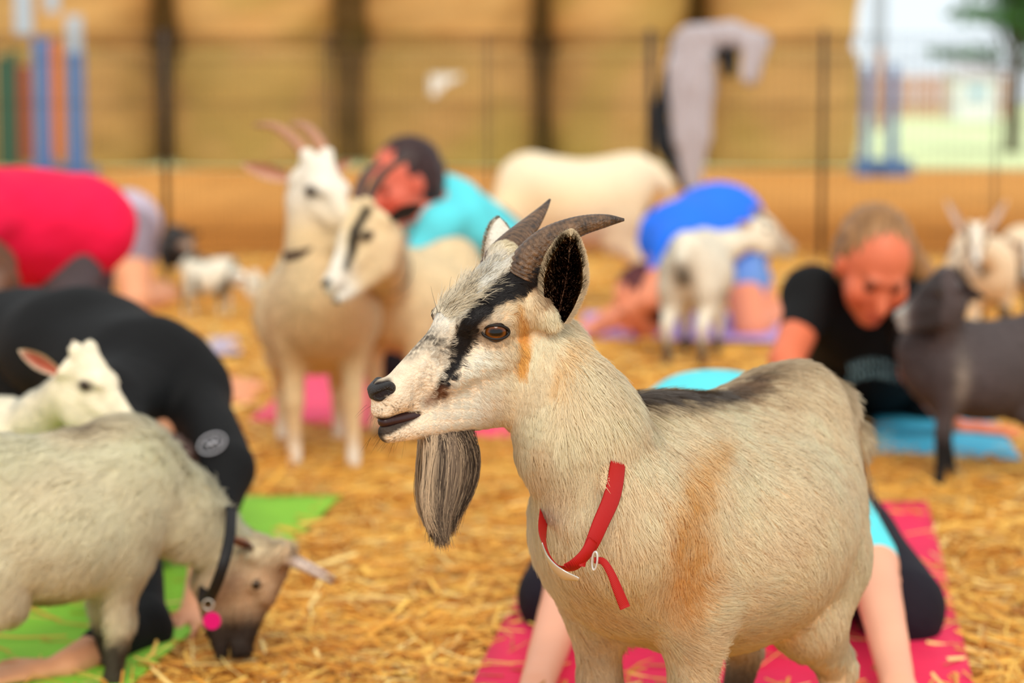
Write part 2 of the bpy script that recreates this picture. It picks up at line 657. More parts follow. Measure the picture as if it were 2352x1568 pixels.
def ear_mesh(base, tip, face, width, parent, inner, outer, rim, cup=0.55, n=22, m=12, bend=0.0, name='ear', tuft=None):
    base, tip = np.asarray(base, float), np.asarray(tip, float)
    d = tip - base
    L = np.linalg.norm(d); d /= L
    face = norm(face - d * (face @ d))
    side = np.cross(d, face)
    V, C, NN = [], [], []
    for layer in (0, 1):
        for i in range(n + 1):
            s = i / n
            w = width * 0.5 * (math.sin(math.pi * min(1, 0.10 + 0.90 * s) ** 0.85) ** 0.62) * (1 if s > 0.5 else 0.72 + 0.28 * s / 0.5)
            if i == n: w = width * 0.02
            for j in range(m + 1):
                t = -1 + 2 * j / m
                dep = -cup * w * (1 - abs(t) ** 2.2) * (0.35 + 0.65 * math.sin(math.pi * min(1, 0.15 + s * 0.75)))
                th = 0.0022 * (1 - abs(t) ** 6) if layer else 0
                V.append(base + d * (s * L) + side * (t * w * (1 - 0.12 * (1 - s))) + face * (dep - th + bend * s * s * L))
                e = max(abs(t) ** 3.5, (s ** 9))
                C.append(np.asarray(outer) if layer else np.asarray(inner) * (1 - e) + np.asarray(rim) * e)
    F = []
    K = (n + 1) * (m + 1)
    for layer in (0, 1):
        for i in range(n):
            for j in range(m):
                a = layer * K + i * (m + 1) + j
                f = (a, a + 1, a + m + 2, a + m + 1)
                F.append(f if layer else f[::-1])
    for i in range(n):
        for j in (0, m):
            a = i * (m + 1) + j; b = a + m + 1
            f = (a, b, b + K, a + K)
            F.append(f if j == 0 else f[::-1])
    V = np.array(V)
    F = np.array(F)
    eo = mesh_obj(name, V, F, COAT, parent, np.array(C))
    if tuft:
        N, ln, rimn = tuft
        C = np.array(C)
        r = np.random.default_rng(5)
        # inner + outer short hair
        def cf(Pq):
            q = (Pq - base)
            s = np.clip(q @ d / L, 0, 1)
            t = np.abs(q @ side) / (width * 0.5 * np.maximum(0.25, np.sin(math.pi * np.minimum(1, 0.10 + 0.90 * s) ** 0.85) ** 0.62))
            e = np.clip((t - 0.80) / 0.2, 0, 1)
            e = np.maximum(e, np.clip((s - 0.93) / 0.07, 0, 1))
            c = mixc(np.tile(np.asarray(inner) * 1.1, (len(Pq), 1)), rim, e)
            lt = (np.random.default_rng(8).random(len(Pq)) < 0.28 + 0.3 * (nz(Pq, 45, 9) > 0.3)) * 0.6 * (1 - e)
            return mixc(c, srgb(190, 160, 125), lt)
        Fi = F[:n * m]
        fur_obj('ear_fur', V, Fi, N, eo, lambda c_: np.ones(len(c_)), lambda Pq, Nq: d[None] * 0.9 + side[None] * np.sign((Pq - base) @ side)[:, None] * 0.5,
                lambda Pq: np.full(len(Pq), ln), cf, lift=0.45, rad=0.00022, npt=4, seed=3)
        # rim fringe
        ids = []
        for i in range(1, n + 1):
            ids += [i * (m + 1), i * (m + 1) + m]
        E0 = V[[i * (m + 1) for i in range(n + 1)]]; E1 = V[[i * (m + 1) + m for i in range(n + 1)]]
        loop = np.vstack([E0, E1[::-1]])
        seg = r.random(rimn) * (len(loop) - 1)
        i0 = seg.astype(int); f = (seg - i0)[:, None]
        Pp = loop[i0] * (1 - f) + loop[i0 + 1] * f
        out = np.array([norm(side * ((p - base) @ side) * 1.4 + d * max(0, ((p - base) @ d / L - 0.5)) * 0.06) for p in Pp])
        dirs = out + d * 0.8 + r.normal(size=(rimn, 3)) * 0.25
        dirs /= np.linalg.norm(dirs, axis=1)[:, None]
        pts = np.stack([Pp + dirs * (ln * 0.75 * tj) for tj in np.linspace(0, 1, 3)], 1)
        curves_obj('ear_fringe', pts, 0.0002, np.tile(np.array(rim), (rimn, 1)) * r.uniform(0.8, 1.1, rimn)[:, None], np.tile(face, (rimn, 1)) + out * 0.5, eo, FUR)
    return eo


def hoof(base_pt, fwd, parent, s=1.0, col=(0.05, 0.035, 0.025)):
    """cloven hoof: two toes"""
    parts = []
    fwd = norm(np.array([fwd[0], fwd[1], 0])); sd = np.array([-fwd[1], fwd[0], 0])
    for q in (-1, 1):
        c = np.array(base_pt) + sd * q * 0.011 * s
        lo = [c + fwd * 0.026 * s + sd * -q * 0.004 * s, c + fwd * 0.0 + sd * q * 0.012 * s, c - fwd * 0.022 * s + sd * q * 0.008 * s, c - fwd * 0.02 * s - sd * q * 0.008 * s, c + fwd * 0.01 * s - sd * q * 0.009 * s]
        V = []
        for z, f in ((0.0, 1.0), (0.02 * s, 0.86), (0.036 * s, 0.66)):
            for l in lo:
                p = c + (l - c) * f - fwd * (z * 0.25); p = np.array([p[0], p[1], base_pt[2] + z]); V.append(p)
        F = [tuple(range(5))[::-1], tuple(range(10, 15))]
        for r_ in (0, 5):
            F += [(r_ + j, r_ + (j + 1) % 5, r_ + 5 + (j + 1) % 5, r_ + 5 + j) for j in range(5)]
        parts.append((np.array(V), F))
    V, F = join(parts)
    return mesh_obj('hoof', V, F, mat('hoof_horn_%d' % int(col[0] * 1000), col, 0.55), parent, smooth=False)


def goat_body_prims(B, S, neck, legs=None, belly=1.0, tail=True, nr=(0.044, 0.058, 0.072)):
    """B: Frame at the ground under the trunk. neck: list of world points skull -> withers. S: size (1 = 0.58 m at the withers)"""
    p = lambda a, w, u: B.p(a * S, w * S, u * S)
    ax = B.ax()
    o = []
    k = 0.05 * S
    o.append(ell(p(-0.002, 0, 0.388), np.array([0.212, 0.160 * belly, 0.152]) * S, ax, k))
    o.append(ell(p(0.13, 0, 0.43), np.array([0.14, 0.112, 0.125]) * S, ax, k))
    o.append(ell(p(-0.150, 0, 0.455), np.array([0.118, 0.097, 0.112]) * S, ax, k))
    o.append(cone(p(0.15, 0, 0.52), 0.042 * S, p(-0.04, 0, 0.49), 0.045 * S, k))
    o.append(cone(p(-0.04, 0, 0.49), 0.045 * S, p(-0.2, 0, 0.53), 0.045 * S, k))
    o.append(ell(p(0.175, 0, 0.40), np.array([0.064, 0.080, 0.095]) * S, ax, k))
    legs = legs or {}
    ends = []
    for i, s in enumerate((1, -1)):
        o.append(ell(p(0.135, s * 0.074, 0.40), np.array([0.06, 0.045, 0.12]) * S, ax, 0.03 * S))
        dx = legs.get('f%d' % i, 0.0)
        kn = p(0.14 + dx * 0.6, s * 0.072, 0.185)
        fe = p(0.135 + dx, s * 0.07, 0.06)
        ft = p(0.145 + dx, s * 0.07, 0.03)
        o += [cone(p(0.135, s * 0.072, 0.33), 0.040 * S, kn + B.U * 0.03 * S, 0.024 * S, 0.03 * S), cone(kn + B.U * 0.03 * S, 0.024 * S, kn, 0.025 * S, 0.012 * S),
              cone(kn, 0.024 * S, fe, 0.016 * S, 0.012 * S), cone(fe, 0.018 * S, ft, 0.019 * S, 0.012 * S)]
        ends.append((ft, dx))
        dx = legs.get('h%d' % i, 0.0)
        o.append(ell(p(-0.145, s * 0.072, 0.36), np.array([0.080, 0.046, 0.12]) * S, ax, 0.03 * S))
        st = p(-0.125 + dx * 0.3, s * 0.076, 0.27)
        ho = p(-0.24 + dx * 0.8, s * 0.074, 0.185)
        fe = p(-0.215 + dx, s * 0.074, 0.06)
        ft = p(-0.205 + dx, s * 0.074, 0.03)
        o += [cone(p(-0.145, s * 0.075, 0.34), 0.056 * S, st, 0.046 * S, 0.03 * S), cone(st, 0.042 * S, ho, 0.023 * S, 0.025 * S),
              cone(ho, 0.022 * S, fe, 0.016 * S, 0.012 * S), cone(fe, 0.018 * S, ft, 0.019 * S, 0.012 * S)]
        ends.append((ft, dx))
    if neck is not None:
        r0, r1, r2 = [v * S for v in nr]
        n0, n1, n2 = neck
        o += [cone(n0, r0, n1, r1, 0.03 * S, (B.W, 0.85)), cone(n1, r1, n2, r2, 0.035 * S, (B.W, 0.9)), cone(n2, r2, p(0.17, 0, 0.43), 0.085 * S, 0.05 * S)]
    if tail:
        o += [cone(p(-0.265, 0, 0.52), 0.028 * S, p(-0.305, 0, 0.47), 0.024 * S, 0.03 * S, (B.W, 1.2)), cone(p(-0.305, 0, 0.47), 0.024 * S, p(-0.315, 0, 0.40), 0.012 * S, 0.02 * S, (B.W, 1.2))]
    return o, ends


HORN_L = [((1192, 628, 50), 47), ((1215, 590, 58), 43), ((1262, 548, 75), 37), ((1325, 522, 105), 28), ((1385, 512, 135), 17), ((1424, 511, 158), 5)]


def horns(fr, parent, colA, colB, scale=1.0, path=HORN_L, rings=26, n=20):
    for s in (1, -1):
        q = []
        h0 = hq(*path[0][0])
        for (c, r) in path:
            h = h0 + (hq(*c) - h0) * scale
            w = fr.p(h[0], h[1] * s, h[2])
            q.append([*w, r * fr.k * (0.75 + 0.25 * scale)])
        make_horn('horn', q, parent, colA, colB, rings, n)


def coat_colf(fn):
    return fn


NK = {}


def n_ax(n):
    return (n[0] - n[1]) / np.linalg.norm(n[0] - n[1]) + (n[1] - n[2]) / np.linalg.norm(n[1] - n[2])


def goat(label, ground, heading, S, head_at, head_fwd, colf, head_up=(0, 0, 1), hs=None, gz=0.0, horn=1.0, legs=None, belly=1.0, h=0.009,
         ear=(0.3, 0.9, 0.35), earcol=None, furn=0, furlen=0.02, furlift=0.5, horncol=None, group=None, collar=None, beard=None, neckr=(0.044, 0.058, 0.072), dip=0.0,
         hoofcol=(0.05, 0.035, 0.025), hornpath=HORN_L, earlen=0.10):
    """a background goat: one continuous body mesh with horns, ears, eyes and hooves"""
    root = empty('goat', (ground[0], ground[1], gz))
    tag(root, label, 'goat', group)
    B = Frame(np.array([ground[0], ground[1], gz]), (math.cos(R(heading)), math.sin(R(heading)), 0))
    hs = hs or S
    fr = Frame(head_at, head_fwd, head_up, hs / 2028.0)
    n0 = fr.p(-150, 0, -55)
    n2 = B.p(0.19 * S, 0, 0.47 * S)
    n1 = (n0 + n2) / 2 + np.array([0, 0, -0.01 - dip]) * S
    NK[root.name] = (n0, n1, n2)
    bp, ends = goat_body_prims(B, S, (n0, n1, n2), legs, belly, nr=neckr)
    V, F = sdf_mesh(head_prims(fr, False, mouth=False) + bp, h, 2)
    V[:, 2] = np.maximum(V[:, 2], 0.004 + gz)
    col = colf(V, B, fr, S)
    mesh_obj('body', V, F, COAT, root, col)
    goat_eyes(fr, root, iris=(0.10, 0.045, 0.01))
    hc = horncol or (srgb(150, 115, 90), srgb(105, 78, 60))
    if horn:
        horns(fr, root, hc[0], hc[1], horn, hornpath, 12, 10)
    ec = earcol or (srgb(190, 140, 120), srgb(235, 215, 185), srgb(235, 215, 185))
    for s in (1, -1):
        h0 = hq(1262, 735, 92)
        b = fr.p(h0[0], h0[1] * s, h0[2])
        dv = norm(fr.A * -ear[0] + fr.W * s * ear[1] + fr.U * ear[2])
        ear_mesh(b, b + dv * earlen * hs, fr.A * 0.75 + fr.U * -0.3, 0.042 * hs, root, ec[0], ec[1], ec[2], n=10, m=6)
    for ft, dx in ends:
        hoof((ft[0], ft[1], gz), B.A, root, S, hoofcol)
    if furn:
        VN = None
        def comb(P, N):
            a, w, u = B.inv(P)
            c = np.zeros_like(P) - B.A[None] * 0.8
            c[:, 2] -= 0.55 + 0.5 * (u < 0.35 * S)
            return c
        def ln(P):
            _, _, u = B.inv(P)
            return furlen * np.clip(u / (0.33 * S), 0.25, 1.0) * np.clip(np.linalg.norm(P - fr.p(-40, 0, 0), axis=1) / (0.16 * hs), 0.3, 1)
        fur_obj('fur', V, F, furn, root, lambda c: np.ones(len(c)), comb, ln, lambda P: colf(P, B, fr, S), lift=furlift, rad=0.0006, npt=4, curl=0.25, clump=0.4)
    return root, B, fr, V, F


def ring_collar(c, axis, r1, r2, wid, thick, col, parent, name='collar', n=48, up=None, wob=0.0, roll=0.0):
    """strap loop: centre, loop axis, half sizes along the two directions across"""
    axis = norm(axis)
    u = norm(np.asarray(up, float) - axis * (np.asarray(up, float) @ axis)); v = np.cross(axis, u)
    V = []
    for j in range(n):
        t = 2 * math.pi * j / n
        e = u * math.cos(t) * r1 + v * math.sin(t) * r2
        nn = norm(u * math.cos(t) / r1 + v * math.sin(t) / r2)
        ctr = np.asarray(c) + e + axis * wob * math.sin(2 * t)
        aw = norm(axis + nn * roll * math.sin(t))
        for (a, b) in ((-wid / 2, 0), (wid / 2, 0), (wid / 2, thick), (-wid / 2, thick)):
            V.append(ctr + aw * a + nn * b)
    F = []
    for j in range(n):
        k = (j + 1) % n
        for q in range(4):
            F.append((j * 4 + q, j * 4 + (q + 1) % 4, k * 4 + (q + 1) % 4, k * 4 + q))
    m = mat('strap_%d_%d_%d' % tuple(int(x * 255) for x in col), col, 0.75, bump=0.6, bscale=900)
    return mesh_obj(name, np.array(V), F, m, parent)
# ------------------------------------------------------------------ setting: ground, grass, bales, pen, outside
def height(x, y):
    return 0.010 * (np.sin(x * 5.1 + 1.3 * np.sin(y * 2.3)) * np.cos(y * 3.7 + x) * 0.5 + 0.5)


gx = np.linspace(-9, 9, 181); gy = np.linspace(0.5, 26.6, 262)
GX, GY = np.meshgrid(gx, gy, indexing='ij')
GZ = height(GX, GY) * (GY < 13) - 0.004
V = np.stack([GX.ravel(), GY.ravel(), GZ.ravel()], 1)
i_, j_ = np.meshgrid(np.arange(180), np.arange(261), indexing='ij')
a_ = (i_ * 262 + j_).ravel()
F = np.stack([a_, a_ + 262, a_ + 263, a_ + 1], 1)
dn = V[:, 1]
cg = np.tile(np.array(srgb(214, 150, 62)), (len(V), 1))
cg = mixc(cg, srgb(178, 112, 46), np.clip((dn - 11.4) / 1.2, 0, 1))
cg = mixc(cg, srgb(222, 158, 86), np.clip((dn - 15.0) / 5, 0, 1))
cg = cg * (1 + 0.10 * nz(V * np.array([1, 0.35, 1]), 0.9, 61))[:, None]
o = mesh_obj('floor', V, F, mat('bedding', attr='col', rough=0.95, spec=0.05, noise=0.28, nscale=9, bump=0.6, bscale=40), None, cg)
tag(o, kind='structure')
V, F = box((6, 80, -0.055), (110, 107, 0.1))
o = mesh_obj('lawn', V, F, mat('lawn', srgb(240, 255, 200), 0.95, spec=0.05, noise=0.22, nscale=1.5), None, smooth=False)  # very pale albedo stands in for the stronger daylight outside
tag(o, kind='structure')

MATS = []      # ground outlines of the yoga mats: no loose straw grows through them


def gq(*P):
    q = [np.array(gp(*p)[:2]) if abs(p[1]) > 20 else np.array(p, float) for p in P]
    MATS.append(q)
    return q


Q_PINK = gq((1290, 1190), (2128, 1190), (0.700, 3.40), (-0.07, 3.30))
Q_LIME = gq((160, 1172), (786, 1180), (-0.60, 3.25), (-1.22, 3.2))
Q_ROSE = gq((700, 880), (1215, 905), (1170, 1035), (575, 1000))
Q_SKY = gq((2000, 945), (2250, 945), (2345, 1090), (2010, 1075))
Q_LAV = gq((1340, 738), (1790, 742), (1800, 806), (1330, 800))
Q_TOW = gq((478, 800), (545, 797), (556, 836), (484, 840))


def off_mats(X, Y):
    ok = np.ones(len(X), bool)
    for q in MATS:
        ins = np.ones(len(X), bool)
        for a, b in zip(q, q[1:] + q[:1]):
            e = b - a; L = np.linalg.norm(e)
            ins &= ((e[0] * (Y - a[1]) - e[1] * (X - a[0])) / L) < -0.012
        ok &= ~ins
    return ok


# straw litter: every blade is geometry
def straws(name, n, z0, z1, lmin, lmax, wd, seed, power=1.0, xs=1.0, lift=0.02, region=None, label=None):
    r = np.random.default_rng(seed)
    Z = z0 * (z1 / z0) ** r.random(n) if power else r.uniform(z0, z1, n)
    X = r.uniform(-1, 1, n) * (Z * 0.25 + 0.75) * xs
    if region is not None:
        X, Z = region(r, n)
    else:
        k_ = off_mats(X, Z)
        X, Z = X[k_], Z[k_]; n = len(X)
    L = r.uniform(lmin, lmax, n); th = r.uniform(0, math.pi * 2, n)
    w = wd * r.uniform(0.5, 1.3, n)
    d = np.stack([np.cos(th), np.sin(th), r.normal(0, 0.16, n)], 1)
    s_ = np.stack([-np.sin(th), np.cos(th), r.normal(0, 0.5, n)], 1)
    c = np.stack([X, Z, height(X, Z) + 0.004 + np.abs(r.normal(0, lift, n))], 1)
    bend = np.stack([-np.sin(th), np.cos(th), np.abs(r.normal(0, 0.3, n))], 1) * (L * r.normal(0, 0.10, n))[:, None]
    P0 = c - d * (L / 2)[:, None]; P1 = c + bend; P2 = c + d * (L / 2)[:, None]
    for P in (P0, P1, P2):
        P[:, 2] = np.maximum(P[:, 2], 0.003)
    up = np.array([0, 0, 1.0]) * (w * 0.35)[:, None]
    V = np.stack([P0 - s_ * (w / 2)[:, None], P0 + up, P0 + s_ * (w / 2)[:, None], P1 - s_ * (w / 2)[:, None], P1 + up, P1 + s_ * (w / 2)[:, None],
                  P2 - s_ * (w / 2)[:, None] * 0.6, P2 + up, P2 + s_ * (w / 2)[:, None] * 0.6], 1).reshape(-1, 3)
    b = (np.arange(n) * 9)[:, None]
    F = np.vstack([b + np.array([q]) for q in ((0, 1, 4, 3), (1, 2, 5, 4), (3, 4, 7, 6), (4, 5, 8, 7))])
    pal = np.array([srgb(246, 198, 96), srgb(236, 172, 70), srgb(222, 152, 56), srgb(246, 214, 136), srgb(186, 120, 44)])
    col = pal[r.choice(5, n, p=[0.26, 0.3, 0.24, 0.1, 0.10])] * r.uniform(0.85, 1.1, n)[:, None]
    o = mesh_obj(name, V, F, mat('straw', attr='col', rough=0.55, spec=0.35), None, np.repeat(col, 9, axis=0), smooth=False)
    tag(o, label, 'straw', kind='stuff')
    return o


straws('straw', 125000, 2.9, 6.2, 0.04, 0.17, 0.0052, 3, lift=0.014, label='loose golden straw strewn over the pen floor by the front goats')
straws('straw', 70000, 6.0, 12.6, 0.06, 0.22, 0.008, 4, lift=0.008, label='flattened golden straw further back in the pen')

# ---- round bales standing on end, two high
def bale(cx, cy, z0, r, h, seed, label, group, tone=1.0):
    rr = np.random.default_rng(seed)
    n, m = 56, 16
    prof = [(0.0, 0.0)] + [(r * (0.93 + 0.07 * math.sin(math.pi * min(1, max(0, t))) ** 0.5), h * t) for t in np.linspace(0.0, 1.0, m)] + [(0.0, h)]
    prof = [(0.0, 0.0), (r * 0.88, 0.0)] + [(r * (0.92 + 0.08 * math.sin(math.pi * t) ** 0.6), h * (0.03 + 0.94 * t)) for t in np.linspace(0, 1, m)] + [(r * 0.88, h), (0.0, h)]
    V = []
    for (q, z) in prof:
        for j in range(n):
            t = 2 * math.pi * j / n
            V.append((cx + q * math.cos(t), cy + q * math.sin(t), z0 + z))
    V = np.array(V)
    dis = nz(V * np.array([1, 1, 2.2]), 0.8, seed) * 0.025 + nz(V * np.array([1, 1, 3]), 3.2, seed + 1) * 0.012
    rad = V - np.array([cx, cy, 0]); rad[:, 2] = 0
    V = V + rad / r * dis[:, None]
    F = []
    for i in range(len(prof) - 1):
        for j in range(n):
            F.append((i * n + j, i * n + (j + 1) % n, (i + 1) * n + (j + 1) % n, (i + 1) * n + j))
    root = empty('hay_bale', (cx, cy, z0))
    tag(root, label, 'hay bale', group)
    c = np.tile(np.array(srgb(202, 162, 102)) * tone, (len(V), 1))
    c = c * (1 + 0.16 * nz(V * np.array([0.6, 0.6, 4]), 0.9, seed + 3))[:, None]
    c = mixc(c, srgb(168, 148, 76), np.clip(nz(V, 0.45, seed + 4) * 0.9 - 0.1, 0, 0.5))
    mesh_obj('hay', V, F, mat('hay', attr='col', rough=0.95, spec=0.05, noise=0.22, nscale=14, bump=0.8, bscale=30, stretch=(1, 1, 5)), root, c)
    # net wrap bands
    for q in (0.06, 0.5, 0.94):
        ring = [(cx + (r * 1.004 + 0.012) * math.cos(t), cy + (r * 1.004 + 0.012) * math.sin(t), z0 + h * q) for t in np.linspace(0, 2 * math.pi, 49)]
        Vt, Ft = tube(ring, 0.006, 5, cap=False)
        mesh_obj('twine', Vt, Ft, mat('twine', srgb(196, 160, 96), 0.8), root)
    return root


bz = 27.9
names = ['beside the blue jump standards at the end', 'second column from the blue standards', 'with the white tag column', 'behind the hanging grey sweatshirt, tag side', 'at the open end by the lawn']
cxs = [(150, 222), (588, 196), (1032, 204), (1428, 172), (1790, 190)]
for i, (px, hw) in enumerate(cxs):
    for lev in (0, 1, 2):
        c = pt(px + (lev == 1) * random.uniform(-8, 8), 300, bz)
        r_b = (hw - (12 if lev == 1 else 4)) / 190.5
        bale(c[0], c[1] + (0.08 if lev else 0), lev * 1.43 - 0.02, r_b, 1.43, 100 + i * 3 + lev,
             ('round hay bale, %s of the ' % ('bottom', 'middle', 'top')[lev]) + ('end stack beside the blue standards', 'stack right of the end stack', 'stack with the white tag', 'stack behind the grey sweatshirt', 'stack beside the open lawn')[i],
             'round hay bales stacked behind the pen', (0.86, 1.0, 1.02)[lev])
# second rank behind closes the gaps; gap shade is put into its darker hay
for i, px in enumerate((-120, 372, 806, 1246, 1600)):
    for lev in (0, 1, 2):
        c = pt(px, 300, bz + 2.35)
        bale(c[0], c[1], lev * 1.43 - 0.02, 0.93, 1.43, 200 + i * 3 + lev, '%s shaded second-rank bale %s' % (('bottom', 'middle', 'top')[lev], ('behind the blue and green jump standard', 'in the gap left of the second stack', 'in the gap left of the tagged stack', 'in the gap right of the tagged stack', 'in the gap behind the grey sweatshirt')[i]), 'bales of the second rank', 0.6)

c = pt(1022, 195, 26.82)
V, F = box(c, (0.36, 0.015, 0.24))
o = mesh_obj('paper_tag', V, F, mat('paper', srgb(236, 238, 232), 0.6), smooth=False)
tag(o, 'small white paper tag pinned to a bottom hay bale', 'tag')

# ---- painted jump standards
BLUE = mat('blue_paint', srgb(84, 124, 178), 0.5); PALE = mat('pale_blue_paint', srgb(170, 190, 205), 0.5)
GREEN = mat('green_paint', srgb(52, 92, 72), 0.55); ORNG = mat('orange_paint', srgb(205, 120, 35), 0.55); RUST = mat('rust_paint', srgb(150, 72, 45), 0.6)


def stand(label, px0, z, posts, base, grp):
    b0 = gp(px0, 200 + 0.94 * FPX / z)
    root = empty('jump_standard', (b0[0], b0[1], 0))
    tag(root, label, 'jump standard', grp)
    for (px, w, y0, y1, m_) in posts:
        top = pt(px, y0, z); bot = pt(px, y1, z)
        zt, zb = max(top[2], 0.05), max(bot[2], 0.0)
        V, F = box((top[0], top[1], (zt + zb) / 2), (w, 0.05, zt - zb))
        mesh_obj('post', V, F, m_, root, smooth=False)
    (p0, p1, hgt) = base
    a, b = pt(p0, 390, z), pt(p1, 390, z)
    V, F = box(((a[0] + b[0]) / 2, a[1], hgt / 2), (b[0] - a[0], 0.09, hgt))
    mesh_obj('foot', V, F, BLUE, root, smooth=False)
    V, F = box(((a[0] + b[0]) / 2, a[1], hgt / 2), (0.09, 0.6, hgt * 0.8))
    mesh_obj('foot', V, F, BLUE, root, smooth=False)


stand('blue and green painted wooden jump standard with orange slats', 110, 24.6,
      [(30, 0.10, 115, 384, GREEN), (55, 0.12, 150, 372, RUST), (52, 0.18, -60, 80, PALE), (97, 0.20, 85, 395, BLUE), (118, 0.14, -60, 28, PALE), (130, 0.13, 95, 368, ORNG), (172, 0.18, 120, 395, BLUE), (170, 0.16, 35, 122, PALE), (8, 0.16, 130, 384, GREEN)], (60, 226, 0.10), None)
stand('slim blue jump standard at the corner by the lawn', 2022, 24.4,
      [(1992, 0.09, 150, 380, BLUE), (2052, 0.10, 150, 385, BLUE), (2022, 0.16, -80, 112, PALE), (2022, 0.10, 112, 300, mat('grey_wood', srgb(178, 150, 130), 0.7))], (1962, 2092, 0.18), None)

# ---- wire exercise pen
FZ = 12.4
WIRE = mat('black_wire', srgb(58, 48, 42), 0.5, metal=0.3)
ed = [-770, -385, 0, 385, 755, 1120, 1490, 1885, 2280, 2675, 3060]
fpos = ['left end', 'in front of the blue standards', 'beyond the lavender shirt', 'behind the horned cream goat', 'behind the dark-haired person', 'behind the large cream goat', 'under the hanging sweatshirt', 'behind the person in the black shirt', 'in front of the lawn', 'right end']
for i in range(len(ed) - 1):
    a, b = gp(ed[i], 200 + 0.94 * FPX / FZ), gp(ed[i + 1], 200 + 0.94 * FPX / FZ)
    root = empty('pen_panel', ((a[0] + b[0]) / 2, a[1], 0))
    tag(root, 'black wire pen panel standing %s' % fpos[i], 'fence panel', 'wire panels of the pen')
    y = a[1]; H = 1.22
    parts = []
    for xx in np.linspace(a[0] + 0.012, b[0] - 0.012, 21)[1:-1]:
        parts.append(tube([(xx, y, 0.03), (xx, y, H)], 0.0030, 4))
    for zz in (0.16, 0.5, 0.85, 1.08):
        parts.append(tube([(a[0], y, zz), (b[0], y, zz)], 0.0025, 4))
    V, F = join(parts)
    o = mesh_obj('wire_mesh', V, F, WIRE, root); o['kind'] = 'stuff'
    V, F = tube([(a[0] + 0.012, y, 0.0), (a[0] + 0.012, y, H), (b[0] - 0.012, y, H), (b[0] - 0.012, y, 0.02), (a[0] + 0.012, y, 0.02)], 0.006, 6)
    mesh_obj('panel_frame', V, F, WIRE, root)
for px, w, lb in ((385, 0.018, 'dark steel pen post near the lavender shirt'), (1490, 0.02, 'dark steel pen post under the black jacket'), (1885, 0.014, 'dark steel pen post behind the person in black')):
    a = gp(px, 200 + 0.94 * FPX / FZ)
    V, F = tube([(a[0], a[1], 0), (a[0], a[1], 1.24), (a[0], a[1], 1.25)], [w, w, w * 0.4], 10)
    tag(mesh_obj('fence_post', V, F, WIRE), lb, 'post')

# ---- clothes hung over the pen
u = FZ / FPX
def cl(px, py, dz=0.0): return pt(px, py, FZ + dz)
yv = np.array([0, 1.0, 0])
pr = [cone(cl(1590, 110, -.05), 50 * u, cl(1590, 200, -.06), 54 * u, .02, (yv, .4)), cone(cl(1588, 200, -.06), 52 * u, cl(1588, 310, -.06), 44 * u, .03, (yv, .35)),
      cone(cl(1588, 310, -.06), 44 * u, cl(1590, 420, -.05), 20 * u, .03, (yv, .4)), cone(cl(1590, 88, -.02), 32 * u, cl(1680, 82, 0), 34 * u, .04, (yv, .9)),
      cone(cl(1680, 84, 0), 32 * u, cl(1745, 96, 0), 26 * u, .03), cone(cl(1735, 105, -.05), 30 * u, cl(1722, 175, -.06), 22 * u, .03, (yv, .6)),
      cone(cl(1548, 150, -.07), 18 * u, cl(1560, 330, -.07), 14 * u, .012), cone(cl(1625, 140, -.07), 18 * u, cl(1618, 330, -.07), 10 * u, .012),
      cone(cl(1600, 100, .05), 45 * u, cl(1600, 200, .06), 40 * u, .03, (yv, .4))]
V, F = sdf_mesh(pr, 0.008, 2)
V = V + np.stack([0 * V[:, 0], 0.012 * np.sin(V[:, 0] * 75 + 2 * nz(V, 3, 3)), 0 * V[:, 0]], 1)
HG = mat('grey_fleece', srgb(182, 172, 176), 0.9, sheen=0.2, bump=0.3, bscale=80)
root = empty('sweatshirt', cl(1600, 110)); tag(root, 'light grey sweatshirt hanging over the wire pen', 'sweatshirt')
mesh_obj('cloth', V, F, HG, root)
Vd, Fd = tube([cl(1636, 110, -.14), cl(1640, 170, -.14), cl(1646, 215, -.13)], 0.004, 6)
mesh_obj('drawstring', Vd, Fd, mat('cord_grey', srgb(150, 150, 150), 0.8), root)
pr = [cone(cl(1512, 262, -.02), 20 * u, cl(1530, 330, -.03), 26 * u, .02, (yv, .5)), cone(cl(1530, 330, -.03), 26 * u, cl(1572, 425, -.03), 16 * u, .03, (yv, .5)), cone(cl(1560, 120, .02), 24 * u, cl(1515, 262, -.01), 20 * u, .03, (yv, .5)),
      cone(cl(1560, 120, .02), 24 * u, cl(1672, 110, .02), 24 * u, .03, (yv, .5)), cone(cl(1672, 110, -.03), 22 * u, cl(1674, 165, -.03), 15 * u, .02, (yv, .5))]
V, F = sdf_mesh(pr, 0.008, 2)
tag(mesh_obj('jacket', V, F, mat('black_cloth', srgb(28, 30, 34), 0.85)), 'black jacket hanging on the pen under the grey sweatshirt', 'jacket')

# ---- outside at the open end
HZ = 70.0
hy = 200 + 0.94 * FPX / HZ
a, b = gp(2040, hy), gp(2215, hy)
root = empty('board_fence', ((a[0] + b[0]) / 2, a[1], 0)); tag(root, 'reddish brown board fence far across the lawn', 'fence')
n = 13
xs_ = np.linspace(a[0] - 2.2, b[0] + 1.6, 32)
vm, fm = box((0, 0, 0), (0.15, 0.03, 1.3))
me0 = None
for i, x in enumerate(xs_):
    if me0 is None:
        o = mesh_obj('plank', vm + np.array([x, a[1], 0.64]), fm, mat('cedar', srgb(196, 150, 128), 0.8, noise=0.15, nscale=3), root, smooth=False)
        me0 = o.data; x0 = x
    else:
        o = bpy.data.objects.new('plank', me0); COL.objects.link(o); o.parent = root
        o.location = (x - x0, (i % 2) * 0.015, (i * 7 % 5) * 0.006)
for zz in (0.35, 1.1):
    V, F = box(((xs_[0] + xs_[-1]) / 2, a[1] + 0.06, zz), (xs_[-1] - xs_[0] + 0.3, 0.05, 0.09))
    mesh_obj('rail', V, F, mat('cedar', None), root, smooth=False)
